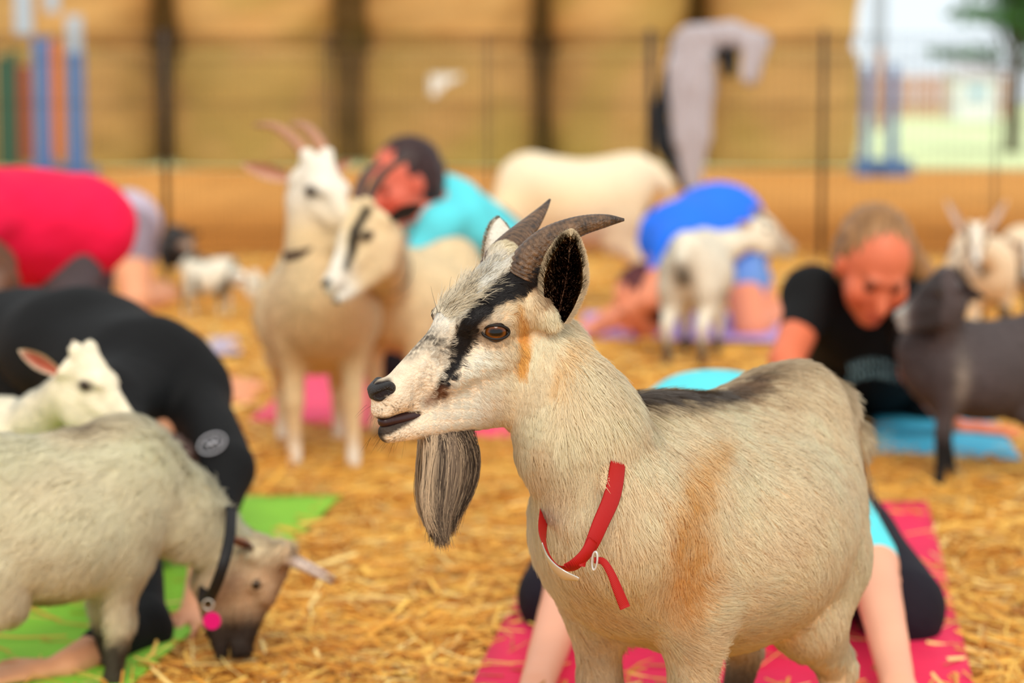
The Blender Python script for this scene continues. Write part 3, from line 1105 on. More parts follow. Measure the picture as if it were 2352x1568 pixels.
s0 = gp(2245, 200 + 0.94 * FPX / 66)
root = empty('shed', s0); tag(root, 'small white shed with a blue window across the lawn', 'shed')
WH = mat('white_paint', srgb(232, 232, 238), 0.7)
V, F = box((s0[0], s0[1] + 0.7, 0.6), (1.25, 1.4, 1.2)); mesh_obj('wall', V, F, WH, root, smooth=False)
x, y = s0[0], s0[1] + 0.7
V = np.array([(x - .75, y - .85, 1.18), (x + .75, y - .85, 1.18), (x + .75, y + .85, 1.18), (x - .75, y + .85, 1.18), (x - .75, y, 1.55), (x + .75, y, 1.55)])
mesh_obj('roof', V, [(0, 1, 5, 4), (2, 3, 4, 5), (0, 4, 3), (1, 2, 5), (3, 2, 1, 0)], mat('shingle', srgb(200, 196, 198), 0.8), root, smooth=False)
V, F = box((s0[0] - .05, s0[1] - 0.01, 0.78), (0.42, 0.03, 0.36)); mesh_obj('pane', V, F, mat('window_blue', srgb(150, 195, 225), 0.15), root, smooth=False)
V, F = join([box((s0[0] - .05 + dx, s0[1] - 0.03, 0.78 + dz), (w, 0.03, hh)) for dx, dz, w, hh in ((0, .2, .5, .05), (0, -.2, .5, .05), (-.23, 0, .05, .4), (.23, 0, .05, .4), (0, 0, .03, .4))])
mesh_obj('window_frame', V, F, WH, root, smooth=False)


def tree(px, z, trunk_r, crown, label, seed, leafcol, nleaf=5000, ls=0.16):
    g = gp(px, 200 + 0.94 * FPX / z)
    root = empty('tree', (g[0], g[1], 0)); tag(root, label, 'tree', None)
    r = np.random.default_rng(seed)
    parts = [tube([(g[0], g[1], -0.05), (g[0] + .05, g[1], 1.2), (g[0] - .03, g[1], 2.6), (g[0] + .06, g[1], 4.6)], [trunk_r * 1.3, trunk_r, trunk_r * .85, trunk_r * .4], 10)]
    cs = []
    for (dx, dy, zz, rx, rz) in crown:
        cc = np.array([g[0] + dx, g[1] + dy, zz]); cs.append((cc, rx, rz))
        parts.append(tube([(g[0], g[1], max(1.2, zz - 0.7)), (g[0] + dx * .5, g[1] + dy * .5, zz - .2), cc], [trunk_r * .4, trunk_r * .25, .015], 6))
    V, F = join(parts); mesh_obj('trunk', V, F, mat('bark', srgb(84, 70, 58), 0.9, noise=.3, nscale=8), root)
    vol = np.array([rx * rx * rz for _, rx, rz in cs]); pk = r.choice(len(cs), nleaf, p=vol / vol.sum())
    C_ = np.array([c for c, _, _ in cs])[pk]; RX = np.array([q for _, q, _ in cs])[pk]; RZ = np.array([q for _, _, q in cs])[pk]
    v = r.normal(size=(nleaf, 3)); v /= np.linalg.norm(v, axis=1)[:, None]; v *= (r.random(nleaf) ** 0.45)[:, None]
    P = C_ + v * np.stack([RX, RX, RZ], 1)
    d = r.normal(size=(nleaf, 3)); d /= np.linalg.norm(d, axis=1)[:, None]
    s = np.cross(d, r.normal(size=(nleaf, 3))); s /= np.linalg.norm(s, axis=1)[:, None]
    L = ls * r.uniform(.6, 1.2, nleaf)[:, None]
    V = np.stack([P - d * L * .5, P + s * L * .28, P + d * L * .5, P - s * L * .28], 1).reshape(-1, 3)
    F = np.arange(nleaf * 4).reshape(-1, 4)
    cl_ = np.repeat(np.array(leafcol)[None] * r.uniform(.6, 1.3, nleaf)[:, None], 4, axis=0)
    o = mesh_obj('foliage', V, F, mat('leaf', attr='col', rough=.6), root, cl_, smooth=False); o['kind'] = 'stuff'


tree(2322, 33, 0.085, [(-0.5, 0, 1.42, .55, .13), (-1.0, 0.2, 1.45, .28, .09), (0.3, 0, 2.0, .7, .45), (0.6, .1, 1.5, .6, .5), (-0.2, .2, 2.6, .8, .45), (.5, 0, 2.7, 1.0, .6), (-0.55, -.2, 1.98, .5, .16), (.25, .3, 1.75, .35, .3)], 'green tree with a low bough beside the lawn', 41, srgb(66, 112, 52), 5200, .13)
tree(2460, 55, 0.16, [(0, 0, 3.0, 1.6, 1.3), (-1, .5, 3.6, 1.2, .9), (.8, 0, 2.2, 1.3, 1.1)], 'leafy tree further across the lawn', 42, srgb(90, 140, 70), 3500, .25)
# ------------------------------------------------------------------ the horned goat in front
K0 = 1 / 2028.0
A0 = np.array([-0.866, -0.5, 0.0]); W0 = np.array([0.5, -0.866, 0.0]); U0 = np.array([0, 0, 1.0])
_o = pt(1090, 753, 2.63)
HF = Frame(_o, A0, U0 * math.cos(R(5)) + W0 * math.sin(R(5)), K0)
_bo = pt(1630, 900, 2.86)
BA = norm([-0.643, -0.766, 0])
BF = Frame((_bo[0], _bo[1], 0.0), BA)
MAIN = empty('goat', BF.o)
tag(MAIN, 'cream goat with black face stripes, ridged brown horns, grey beard and red collar', 'goat')

CREAM = np.array(srgb(254, 220, 174)); WHITE = np.array(srgb(250, 240, 222)); BLACK = np.array(srgb(24, 20, 20))
TAN = np.array(srgb(218, 142, 62)); BROWN = np.array(srgb(110, 66, 40)); GREYB = np.array(srgb(92, 78, 66))

NECK = (HF.p(*hq(1238, 805, 0)), pt(1322, 985, 2.66), pt(1408, 1185, 2.68))


def head_uv(P):
    a, w, b = HF.inv(P)
    return 1090 - 0.866 * a + 0.5 * abs(w), 753 - b + 0.165 * abs(w), w


def main_col(P):
    n = len(P)
    c = np.tile(CREAM, (n, 1))
    c = c * (1 + 0.05 * nz(P, 9, 2))[:, None]
    c = mixc(c, srgb(232, 192, 146), np.clip(nz(P, 14, 41) * 0.5 + 0.12, 0, 0.5))
    c = mixc(c, srgb(150, 120, 98), np.clip(nz(P, 75, 42) * 0.9 - 0.35, 0, 0.4) * np.clip((P[:, 0] - _o[0] - 0.08) / 0.08, 0, 1))
    x, y, w = head_uv(P)
    # trunk
    a, lw, z = BF.inv(P)
    tr = a < 0.235
    X, Y = proj(BF.p(0, 0, 0)[None] + BF.A[None] * a[:, None] + BF.W[None] * np.abs(lw)[:, None] + BF.U[None] * z[:, None])
    m = seg_mask(X, Y, [(1640, 1010, 10), (1590, 1080, 36), (1570, 1180, 46), (1585, 1280, 48), (1575, 1370, 36), (1560, 1420, 14)], 60) * (lw > 0.02)
    far = (x > 1480) | (y > 1000)
    c = mixc(c, TAN, np.clip(m * (0.85 + 0.35 * nz(P, 40, 51)), 0, 1) * 0.85 * far)
    m2 = seg_mask(X, Y, [(1760, 1250, 30), (1850, 1150, 40)], 90) * (lw > 0.05)
    c = mixc(c, srgb(215, 175, 135), m2 * 0.35)
    # pale flank and belly
    # dorsal stripe
    dl = np.abs(lw + 0.004 * np.sin(a * 40))
    ds = np.clip(1.25 - dl / (0.030 + 0.012 * nz(P, 30, 4)), 0, 1) * (z > 0.47) * np.clip((a + 0.20) / 0.15, 0.25, 1) * np.clip((0.235 - a) / 0.03, 0, 1)
    c = mixc(c, srgb(38, 28, 27), np.clip(ds * 1.3, 0, 1) * 0.95)
    rp = np.clip(1.3 - dl / 0.07, 0, 1) * (a < -0.02) * (z > 0.5) * (0.5 + 0.5 * nz(P, 28, 6))
    c = mixc(c, srgb(150, 115, 85), np.clip(rp, 0, 1) * 0.65)
    # chest lower, warm
    # ---- face
    hd = (x < 1330) & (y < 1075)
    f = lambda poly, soft: seg_mask(x, y, poly, soft) * hd
    face = np.clip((1180 - x) / 80, 0, 1) * (y < 1030)
    c = mixc(c, WHITE, face * 0.55)
    c = mixc(c, WHITE * 1.02, f([(1000, 700, 60), (1120, 610, 45)], 40) * 0.8)
    c = mixc(c, TAN * 1.05, f([(1186, 705, 10), (1206, 760, 14), (1200, 850, 17)], 14) * 0.95)
    c = mixc(c, TAN, f([(1302, 790, 7), (1278, 890, 12)], 30) * 0.7)
    c = mixc(c, srgb(225, 175, 120), f([(1150, 700, 26), (1190, 720, 26)], 50) * 0.4)
    gr = f([(1010, 700, 10), (1060, 655, 14), (1130, 625, 18)], 70) * np.clip(0.35 + 0.8 * nz(P, 85, 8), 0, 1)
    c = mixc(c, GREYB, gr * 0.65)
    c = mixc(c, GREYB, f([(1090, 735, 5), (1140, 718, 10)], 26) * 0.45)
    # nose-bridge patch and stripes
    nb = f([(945, 800, 14), (985, 765, 20), (1020, 790, 26)], 34) * np.clip(0.75 + 0.55 * nz(P, 110, 5), 0, 1)
    c = mixc(c, BLACK * 1.4, nb * 0.9)
    lo_ = f([(1010, 820, 26), (985, 870, 18), (960, 900, 6)], 60) * np.clip(0.2 + 0.9 * nz(P, 140, 15), 0, 1)
    c = mixc(c, GREYB * 0.8, lo_ * 0.6)
    st = f([(1235, 625, 30), (1175, 648, 30), (1115, 690, 25), (1080, 735, 24), (1058, 790, 23), (1047, 835, 17), (1020, 880, 11), (1010, 905, 9)], 12)
    c = mixc(c, BLACK, st)
    c = mixc(c, BLACK, f([(1070, 790, 10), (1100, 765, 8)], 12) * 0.9)
    c = mixc(c, BROWN, f([(1025, 895, 12), (990, 918, 13)], 22) * 0.8)
    er = np.hypot((x - 1135) / 40, (y - 763) / 25)
    c = mixc(c, srgb(70, 50, 40), np.clip(1.6 - er * 1.1, 0, 1) * 0.8 * hd * (np.abs(w) > 60))
    dots = np.clip(nz(P, 260, 20) * 3 - 1.2, 0, 1) * (f([(1110, 800, 14), (1180, 800, 10)], 20) + f([(900, 930, 20), (960, 925, 14)], 30) + f([(950, 985, 20), (900, 1000, 10)], 30))
    c = mixc(c, GREYB * 0.6, np.clip(dots, 0, 1) * 0.8)
    c = mixc(c, BROWN * 0.8, f([(1235, 665, 18), (1245, 690, 12)], 24) * 0.75)
    # nose, lips, chin
    nose = f([(862, 893, 10), (882, 884, 24), (898, 878, 20)], 10) * np.clip((908 - x + 0.2 * abs(w)) / 8, 0, 1)
    c = mixc(c, srgb(38, 28, 28), nose)
    lip = f([(848, 948, 4), (905, 953, 6), (972, 942, 4)], 7)
    c = mixc(c, srgb(40, 30, 28), lip)
    ll = f([(868, 978, 18), (905, 975, 15), (966, 951, 6)], 7)
    c = mixc(c, srgb(44, 32, 30), ll * 0.96)
    c = mixc(c, BLACK * 1.5, f([(872, 985, 16), (895, 1008, 8)], 12) * 0.9)
    c = mixc(c, GREYB, f([(985, 1012, 14), (1075, 1005, 14)], 14) * 0.7)
    # lower legs darker inside
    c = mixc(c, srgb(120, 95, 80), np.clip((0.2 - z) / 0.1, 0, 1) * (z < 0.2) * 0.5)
    c = mixc(c, srgb(150, 122, 98), np.clip((0.29 - z) / 0.08, 0, 1) * (a > 0) * (lw < -0.02) * 0.6)  # far front leg: its shadow tone is painted into the coat
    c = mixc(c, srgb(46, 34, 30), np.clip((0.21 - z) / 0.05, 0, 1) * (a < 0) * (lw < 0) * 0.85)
    return np.clip(c, 0.002, 1)


_bp, _ends = goat_body_prims(BF, 1.0, None, belly=1.06, tail=True, legs={'h0': 0.06, 'h1': 0.06, 'f0': -0.01, 'f1': -0.02})
_np = [cone(NECK[0], 0.046, NECK[1], 0.056, 0.03), cone(NECK[1], 0.056, NECK[2], 0.069, 0.07), cone(NECK[2], 0.068, BF.p(0.18, 0, 0.42), 0.09, 0.05)]
_hp = head_prims(HF, True)
_cut = HF.p(*hq(1262, 850, 0))
_cd = norm(-HF.A * 0.856 - HF.U * 0.517)
Vh, Fh = sdf_mesh(_np[:2] + _hp, 0.0022, 3, lo=HF.p(0, 0, 0) - np.array([0.15, 0.17, 0.17]), hi=HF.p(0, 0, 0) + np.array([0.15, 0.17, 0.11]))
Vb, Fb = sdf_mesh(_bp + _np + head_prims(HF, False, False), 0.0045, 3)
kh = ((Vh[Fh].mean(1) - _cut) @ _cd) < 0.003
kb = ((Vb[Fb].mean(1) - _cut) @ _cd) > -0.003
MV = np.vstack([Vh, Vb]); MF = np.vstack([Fh[kh], Fb[kb] + len(Vh)])
_use = np.unique(MF); _rm = np.full(len(MV), -1); _rm[_use] = np.arange(len(_use))
MV, MF = MV[_use], _rm[MF]
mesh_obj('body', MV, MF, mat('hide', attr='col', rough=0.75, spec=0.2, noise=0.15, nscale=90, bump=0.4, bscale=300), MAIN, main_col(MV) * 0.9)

# coat growth: direction anchors (world point, direction), blended by distance
_anc = []


def anc(px, py, tx, ty, z, dz=0.0):
    a = pt(px, py, z); b = pt(tx, ty, z + dz)
    _anc.append(np.r_[a, norm(b - a)])


for s in (1, -1):
    def ah(x0, y0, w0, x1, y1, w1):
        a = HF.p(*(hq(x0, y0, w0) * np.array([1, s, 1]))); b = HF.p(*(hq(x1, y1, w1) * np.array([1, s, 1])))
        _anc.append(np.r_[a, norm(b - a)])
    ah(900, 870, 20, 960, 850, 30); ah(960, 800, 15, 1020, 745, 18); ah(1040, 700, 20, 1110, 640, 24); ah(1120, 640, 20, 1190, 600, 24)
    ah(980, 870, 40, 1030, 850, 50); ah(1050, 830, 60, 1100, 860, 70); ah(1060, 740, 60, 1100, 690, 66); ah(1130, 715, 90, 1190, 700, 90)
    ah(1100, 820, 80, 1150, 850, 85); ah(1180, 780, 85, 1200, 850, 85); ah(1150, 900, 80, 1200, 960, 80); ah(1050, 920, 45, 1100, 950, 50)
    ah(960, 920, 38, 1000, 935, 40); ah(930, 990, 30, 980, 1010, 30); ah(1030, 980, 40, 1080, 1000, 40); ah(1230, 700, 80, 1260, 780, 80)
for q in [(1250, 850, 1270, 950, 2.6), (1320, 850, 1370, 950, 2.66), (1230, 1000, 1240, 1100, 2.62), (1330, 1000, 1370, 1120, 2.6), (1250, 1150, 1262, 1260, 2.6), (1380, 1150, 1400, 1280, 2.6),
          (1400, 940, 1440, 1010, 2.7), (1260, 1330, 1280, 1430, 2.55), (1350, 1330, 1380, 1450, 2.5), (1480, 1050, 1540, 1110, 2.68), (1480, 1200, 1530, 1320, 2.6), (1450, 1430, 1450, 1520, 2.5),
          (1600, 1000, 1680, 1040, 2.75), (1570, 1200, 1610, 1320, 2.66), (1580, 1400, 1590, 1500, 2.6), (1700, 1080, 1800, 1120, 2.8), (1700, 1250, 1790, 1330, 2.72), (1700, 1400, 1800, 1420, 2.7),
          (1850, 1050, 1930, 1120, 2.9), (1850, 1250, 1910, 1330, 2.85), (1800, 900, 1900, 960, 3.0), (1950, 1000, 1980, 1120, 3.05), (1980, 1250, 1985, 1400, 3.0), (1600, 880, 1700, 930, 2.85), (1700, 850, 1790, 880, 2.95)]:
    anc(*q)
for s in (1, -1):
    for a_ in (0.16, -0.2):
        p_ = BF.p(a_, s * 0.08, 0.15); _anc.append(np.r_[p_, 0, 0, -1])
ANC = np.array(_anc)


def main_comb(P, N):
    out = np.zeros_like(P)
    for i in range(0, len(P), 20000):
        q = P[i:i + 20000]
        d2 = ((q[:, None] - ANC[None, :, :3]) ** 2).sum(2)
        w = 1 / (d2 + 1e-4) ** 2.2
        out[i:i + 20000] = (w[:, :, None] * ANC[None, :, 3:]).sum(1) / w.sum(1)[:, None]
    return out


def main_len(P):
    x, y, w = head_uv(P)
    a, lw, z = BF.inv(P)
    L = np.full(len(P), 0.030)
    hd = (x < 1290) & (y < 1030)
    dist = np.clip((x - 880) / 400, 0, 1)
    L = np.where(hd, 0.004 + 0.016 * dist ** 1.3, L)
    tuft = seg_mask(x, y, [(1030, 690, 25), (1120, 615, 30)], 40) * hd * (np.abs(w) < 45)
    L = L + tuft * 0.012
    ring = np.clip(1.7 - np.hypot((x - 1137) / 36, (y - 762) / 24), 0, 1)
    L = L * (1 - 0.75 * ring * hd)
    L = np.where(~hd & (y < 1400) & (x < 1500), 0.036, L)
    L = np.where(~hd & (y < 1000) & (x > 1310) & (x < 1500), 0.046, L)
    L = np.where(z < 0.22, 0.016, L)
    L = np.where((a > 0) & (np.abs(lw) < 0.03) & (z > 0.5) & ~hd, 0.045, L)
    L = np.where((a < -0.22) & (z > 0.2), 0.045, L)
    return L


def main_dens(P):
    x, y, w = head_uv(P)
    hd = (x < 1310) & (y < 1040)
    d = np.where(hd, 3.2, 1.0)
    bald = np.maximum.reduce([seg_mask(x, y, [(858, 893, 8), (885, 886, 22), (896, 882, 18)], 6), seg_mask(x, y, [(848, 955, 8), (905, 958, 11), (975, 944, 4)], 5),
                              seg_mask(x, y, [(868, 975, 12), (900, 969, 11)], 6), (np.hypot((x - 1137) / 33, (y - 762) / 20) < 1.0) * (np.abs(w) > 70) * 1.0])
    d = d * np.where(hd, 1 - np.clip(bald, 0, 1), 1)
    z = P[:, 2]
    return d * np.where(z < 0.15, 0.3, 1)


fur_obj('fur', MV, MF, 270000, MAIN, main_dens, main_comb, main_len, main_col, lift=0.30, rad=0.00030, npt=5, seed=2, curl=0.18, clump=0.5)

goat_eyes(HF, MAIN, iris=(0.22, 0.06, 0.008), fine=True)
_q = [[*HF.p(*hq(*c)), r * K0] for c, r in [((1192, 632, 48), 45), ((1212, 592, 58), 42), ((1255, 552, 74), 37), ((1320, 524, 95), 28), ((1382, 513, 115), 18), ((1426, 512, 130), 4)]]
make_horn('horn', _q, MAIN, srgb(128, 96, 68), srgb(48, 36, 30), 30, 28)
_q = [[*pt(x, y, z), r * K0] for x, y, z, r in [(1130, 640, 2.68, 44), (1150, 594, 2.69, 41), (1180, 556, 2.71, 34), (1218, 516, 2.74, 24), (1247, 481, 2.76, 12), (1263, 458, 2.775, 3)]]
make_horn('horn', _q, MAIN, srgb(128, 96, 68), srgb(48, 36, 30), 30, 28)

# ears
_b = HF.p(*hq(1278, 745, 112)); _t = HF.p(*hq(1302, 546, 150))
ear_mesh(_b, _t, np.array([-0.28, -0.95, 0.0]), 0.050, MAIN, srgb(98, 68, 50), CREAM, srgb(238, 214, 176), cup=0.5, n=30, m=18, tuft=(11000, 0.012, 5000))
_b = HF.p(*(hq(1262, 735, 92) * np.array([1, -1, 1]))); _t = pt(1146, 503, 2.79)
ear_mesh(_b, _t, np.array([-0.35, 0.93, 0.0]), 0.056, MAIN, srgb(205, 180, 155), WHITE * 0.85, WHITE * 0.9, cup=0.5, n=20, m=12, tuft=(3000, 0.008, 1500))

# moist nose leather
_nl = []
for s in (1, -1):
    Qn = lambda px, py, w: HF.p(*(hq(px, py, w) * np.array([1, s, 1])))
    _nl += [cone(Qn(882, 890, 12), 19 * K0, Qn(904, 878, 27), 14 * K0, 0.006), cone(Qn(870, 898, 18), 5.5 * K0, Qn(903, 886, 40), 8 * K0, 0.003, None, -1),
            cone(Qn(893, 884, 42), 9 * K0, Qn(901, 870, 44), 5 * K0, 0.003, None, -1)]
_nl.insert(0, ell(HF.p(*hq(892, 889)), np.array([34, 31, 26]) * K0, HF.ax(), 0.006))
_nl = [q for q in _nl if q['op'] > 0] + [q for q in _nl if q['op'] < 0]
Vn, Fn_ = sdf_mesh(_nl, 0.0013, 2)
mesh_obj('nose', Vn, Fn_, mat('nose_leather', srgb(24, 18, 18), 0.42, spec=0.5, bump=0.5, bscale=700), MAIN)

# shaggy forelock between the horns
NF = 5200
r_ = np.random.default_rng(44)
fx = r_.uniform(1010, 1128, NF); fw = r_.normal(0, 19, NF)
fy = np.interp(fx, [1010, 1060, 1128], [700, 650, 618]) + 10
n0_ = norm(HF.A * 0.55 + HF.U * 0.83)
fd = np.stack([-HF.A * 0.80 + HF.U * 0.42] * NF) + HF.W[None] * (fw / 90)[:, None] + r_.normal(size=(NF, 3)) * 0.20
P0_ = np.array([HF.p(*(np.array([(1090 - a) / 0.866, w_, 753 - b - abs(w_) * 0.35]))) for a, b, w_ in zip(fx, fy, fw)])
tg = np.stack([nz(P0_, 60, 71), nz(P0_, 60, 72), nz(P0_, 60, 73)], 1) * 0.35
fd = fd + tg; fd /= np.linalg.norm(fd, axis=1)[:, None]
fl_ = r_.uniform(0.010, 0.030, NF)[:, None]
pts = np.stack([P0_ + fl_ * (fd * tj + n0_[None] * 0.42 * (tj - 0.75 * tj * tj)) for tj in np.linspace(0, 1, 6)], 1)
cf_ = np.tile(np.array(srgb(248, 230, 200)), (NF, 1))
cf_ = mixc(cf_, GREYB, np.clip(nz(P0_, 85, 8) * 1.1 - 0.1, 0, 0.85) * (fx > 1040))
cf_ = mixc(cf_, srgb(90, 74, 60), (r_.random(NF) < 0.12) * 0.8)
curves_obj('forelock', pts, 0.00030, cf_, np.tile(n0_, (NF, 1)) + fd * -0.1, MAIN, FUR)

# dark inside of the mouth
Vm, Fm = sdf_mesh([cone(HF.p(*hq(892, 958)), 14 * K0, HF.p(*hq(965, 948)), 16 * K0, 0.004, (HF.W, 1.35))], 0.002, 2)
mesh_obj('tongue', Vm, Fm, mat('mouth_inside', srgb(52, 28, 28), 0.4, spec=0.4), MAIN)

# teeth and tongue in the open mouth
Vt, Ft = join([tube([HF.p(*hq(893 + i * 5, 968, -10 + i * 6)), HF.p(*hq(890 + i * 5, 953, -10 + i * 6))], [2.6 * K0, 1.6 * K0], 6) for i in range(4)])
mesh_obj('teeth', Vt, Ft, mat('tooth', srgb(225, 210, 190), 0.35), MAIN)
# nose skin gloss is in the hide; whiskers
r_ = np.random.default_rng(31)
wp, wn_ = [], []
for i in range(46):
    lowr = i % 2
    x0, y0, w0 = (r_.uniform(872, 950), r_.uniform(985, 1008), r_.uniform(5, 30)) if lowr else (r_.uniform(862, 930), r_.uniform(915, 945), r_.uniform(10, 32))
    sg = r_.choice([-1, 1])
    p0 = HF.p(*(hq(x0, y0, w0) * np.array([1, sg, 1])))
    d_ = norm(HF.A * r_.uniform(0.1, 0.9) + HF.W * sg * r_.uniform(0.1, 0.6) - HF.U * r_.uniform(0.5, 1.1))
    l_ = r_.uniform(0.010, 0.022)
    wp.append([p0 + d_ * l_ * t - HF.U * 0.2 * l_ * t * t for t in np.linspace(0, 1, 5)]); wn_.append(HF.W)
curves_obj('whiskers', np.array(wp), 0.00012, np.tile([0.02, 0.015, 0.01], (46, 1)), np.array(wn_), MAIN, FUR)

# beard
NB = 10000
r_ = np.random.default_rng(12)
u_ = r_.random(NB); wv = r_.uniform(-30, 30, NB)
rowsx = []
ys = np.array([1000, 1030, 1080, 1138, 1198, 1246, 1276])
xl = np.array([990, 984, 980, 980, 990, 1008, 1022])
xr = np.array([1075, 1096, 1104, 1096, 1074, 1058, 1050])
pts = np.zeros((NB, 7, 3))
for j in range(7):
    ww = wv * (1, 1.05, 1.05, 0.95, 0.7, 0.45, 0.3)[j]
    x_ = xl[j] + (xr[j] - xl[j]) * u_ + r_.normal(size=NB) * (2 if j else 6) + 7 * np.sin(u_ * 21 + j * 0.9) * (j > 1) * 0.35
    y_ = 985 + (ys[j] - 985) * r_.uniform(0.985, 1.0, NB) + (0 if j < 4 else -1) * np.abs(u_ - 0.45) * 55 * (j - 3) * 0.5 - (j == 0) * r_.uniform(0, 12, NB)
    A_ = (1090 - x_) / 0.866
    pts[:, j] = HF.o + K0 * (HF.A[None] * A_[:, None] + HF.W[None] * ww[:, None] + HF.U[None] * (753 - y_)[:, None])
fr_ = r_.normal(size=(NB, 3)) * np.array([6, 4, 5]) * K0
for j in range(3, 7):
    pts[:, j] += fr_ * ((j - 2) / 4) ** 1.5 * 1.6
ct = r_.uniform(0.62, 1.0, NB)
ip = np.linspace(0, 1, 7)[None] * ct[:, None] * 6
i0_ = np.minimum(ip.astype(int), 5); f_ = (ip - i0_)[..., None]
ii = np.arange(NB)[:, None]
pts = pts[ii, i0_] * (1 - f_) + pts[ii, i0_ + 1] * f_
cb = np.tile(np.array(srgb(132, 116, 100)), (NB, 1))
cb = mixc(cb, srgb(225, 200, 168), np.clip((0.22 - u_) / 0.12, 0, 1) * 0.9)
cb = mixc(cb, srgb(50, 40, 36), np.clip(1 - np.abs(u_ - 0.28) / 0.1, 0, 1) * 0.85)
cb = mixc(cb, srgb(48, 40, 38), np.clip(1 - np.abs(u_ - 0.86) / 0.12, 0, 1) * 0.7)
cb = mixc(cb, srgb(200, 178, 150), (r_.random(NB) < 0.24) * 0.9)
cb = mixc(cb, srgb(35, 28, 26), (r_.random(NB) < 0.2) * 0.8)
nb_ = HF.W[None] * np.sign(wv + 1e-3)[:, None] * 0.8 + HF.A[None] * (0.5 - u_)[:, None] * 1.6
curves_obj('beard', pts, 0.00034, cb, nb_ / np.linalg.norm(nb_, axis=1)[:, None], MAIN, FUR)

for ft, dx in _ends:
    hoof((ft[0], ft[1], 0.0), BF.A, MAIN, 1.0)

# long hair of the tail and rump
NT = 9000
r_ = np.random.default_rng(14)
t_ = r_.random(NT)
p0 = BF.p(0, 0, 0)[None] + BF.A[None] * (-0.262 - 0.045 * t_)[:, None] + BF.W[None] * r_.normal(0, 0.014, NT)[:, None] + BF.U[None] * (0.53 - 0.10 * t_)[:, None]
ln_ = r_.uniform(0.04, 0.10, NT)
pts = np.stack([p0 - BF.A[None] * (0.012 * tj + 0.02 * tj * ln_[:, None] / 0.1) + BF.W[None] * (r_.normal(0, 0.006, NT) * tj)[:, None] - BF.U[None] * ln_[:, None] * tj for tj in np.linspace(0, 1, 5)], 1)
curves_obj('tail_hair', pts, 0.0003, np.tile(CREAM, (NT, 1)) * r_.uniform(0.75, 1.05, NT)[:, None], np.tile(-BF.A + BF.W * 0.3, (NT, 1)), MAIN, FUR)

# dark bristling hair along the withers and spine
NS = 7500
r_ = np.random.default_rng(52)
sa = r_.uniform(-0.10, 0.185, NS); sw = r_.normal(0, 0.018, NS)
zt = np.interp(sa, [-0.2, -0.04, 0.15, 0.185], [0.575, 0.528, 0.560, 0.560]) - sw ** 2 * 6
P0_ = BF.p(0, 0, 0)[None] + BF.A[None] * sa[:, None] + BF.W[None] * sw[:, None] + BF.U[None] * (zt - 0.012)[:, None]
sd = -BF.A[None] * 0.75 + BF.W[None] * (sw / 0.03)[:, None] * 0.5 + BF.U[None] * 0.55 + r_.normal(size=(NS, 3)) * 0.22
sd /= np.linalg.norm(sd, axis=1)[:, None]
sl_ = r_.uniform(0.018, 0.045, NS)[:, None] * np.clip((sa + 0.14) / 0.15, 0.35, 1)[:, None]
pts = np.stack([P0_ + sl_ * (sd * tj - np.array([0, 0, 0.3]) * tj * tj) for tj in np.linspace(0, 1, 5)], 1)
cs_ = np.tile(np.array(srgb(38, 28, 27)), (NS, 1))
cs_ = mixc(cs_, srgb(196, 165, 130), ((r_.random(NS) < 0.12) | (np.abs(sw) > 0.03)) * 0.85)
curves_obj('spine_hair', pts, 0.00030, cs_, sd * 0.3 + np.array([0, 0, 1.0]), MAIN, FUR)

# red collar: loop around the neck base, with strap end, ring and buckle
RED = srgb(172, 8, 4)


def strap(path, wid, thick, face, n=60, parent=None, name='collar', m=None):
    """flat strap along world path rows (x,y,z); face: outward direction at each row"""
    S_ = spline(np.hstack([path, face]), n)
    P_, Fn = S_[:, :3], S_[:, 3:]
    T = np.gradient(P_, axis=0); T /= np.linalg.norm(T, axis=1)[:, None]
    Fn = Fn - T * (Fn * T).sum(1)[:, None]; Fn /= np.linalg.norm(Fn, axis=1)[:, None]
    Bn = np.cross(T, Fn)
    wd = np.broadcast_to(np.asarray(wid, float), (n,)) if np.ndim(wid) == 0 else np.interp(np.linspace(0, 1, n), np.linspace(0, 1, len(wid)), wid)
    V = []
    for i in range(n):
        w_ = wd[i] / 2
        for a, b in ((-1, 0), (-0.85, 1), (0, 1.1), (0.85, 1), (1, 0), (0.85, -0.3), (0, -0.3), (-0.85, -0.3)):
            V.append(P_[i] + Bn[i] * w_ * a + Fn[i] * thick * b)
    F = []
    for i in range(n - 1):
        for j in range(8):
            F.append((i * 8 + j, i * 8 + (j + 1) % 8, (i + 1) * 8 + (j + 1) % 8, (i + 1) * 8 + j))
    F += [tuple(range(8)), tuple((n - 1) * 8 + j for j in range(8))[::-1]]
    return mesh_obj(name, np.array(V), F, m, parent)


def web_mat(name, col):
    m = mat(name, col, 0.6, spec=0.35)
    nt = m.node_tree; b = nt.nodes['Principled BSDF']
    w = nt.nodes.new('ShaderNodeTexWave'); w.inputs['Scale'].default_value = 260; w.bands_direction = 'DIAGONAL'
    t = nt.nodes.new('ShaderNodeTexCoord'); nt.links.new(t.outputs['Object'], w.inputs['Vector'])
    bp = nt.nodes.new('ShaderNodeBump'); bp.inputs['Strength'].default_value = 0.35; bp.inputs['Distance'].default_value = 0.001
    nt.links.new(w.outputs['Fac'], bp.inputs['Height']); nt.links.new(bp.outputs[0], b.inputs['Normal'])
    return m


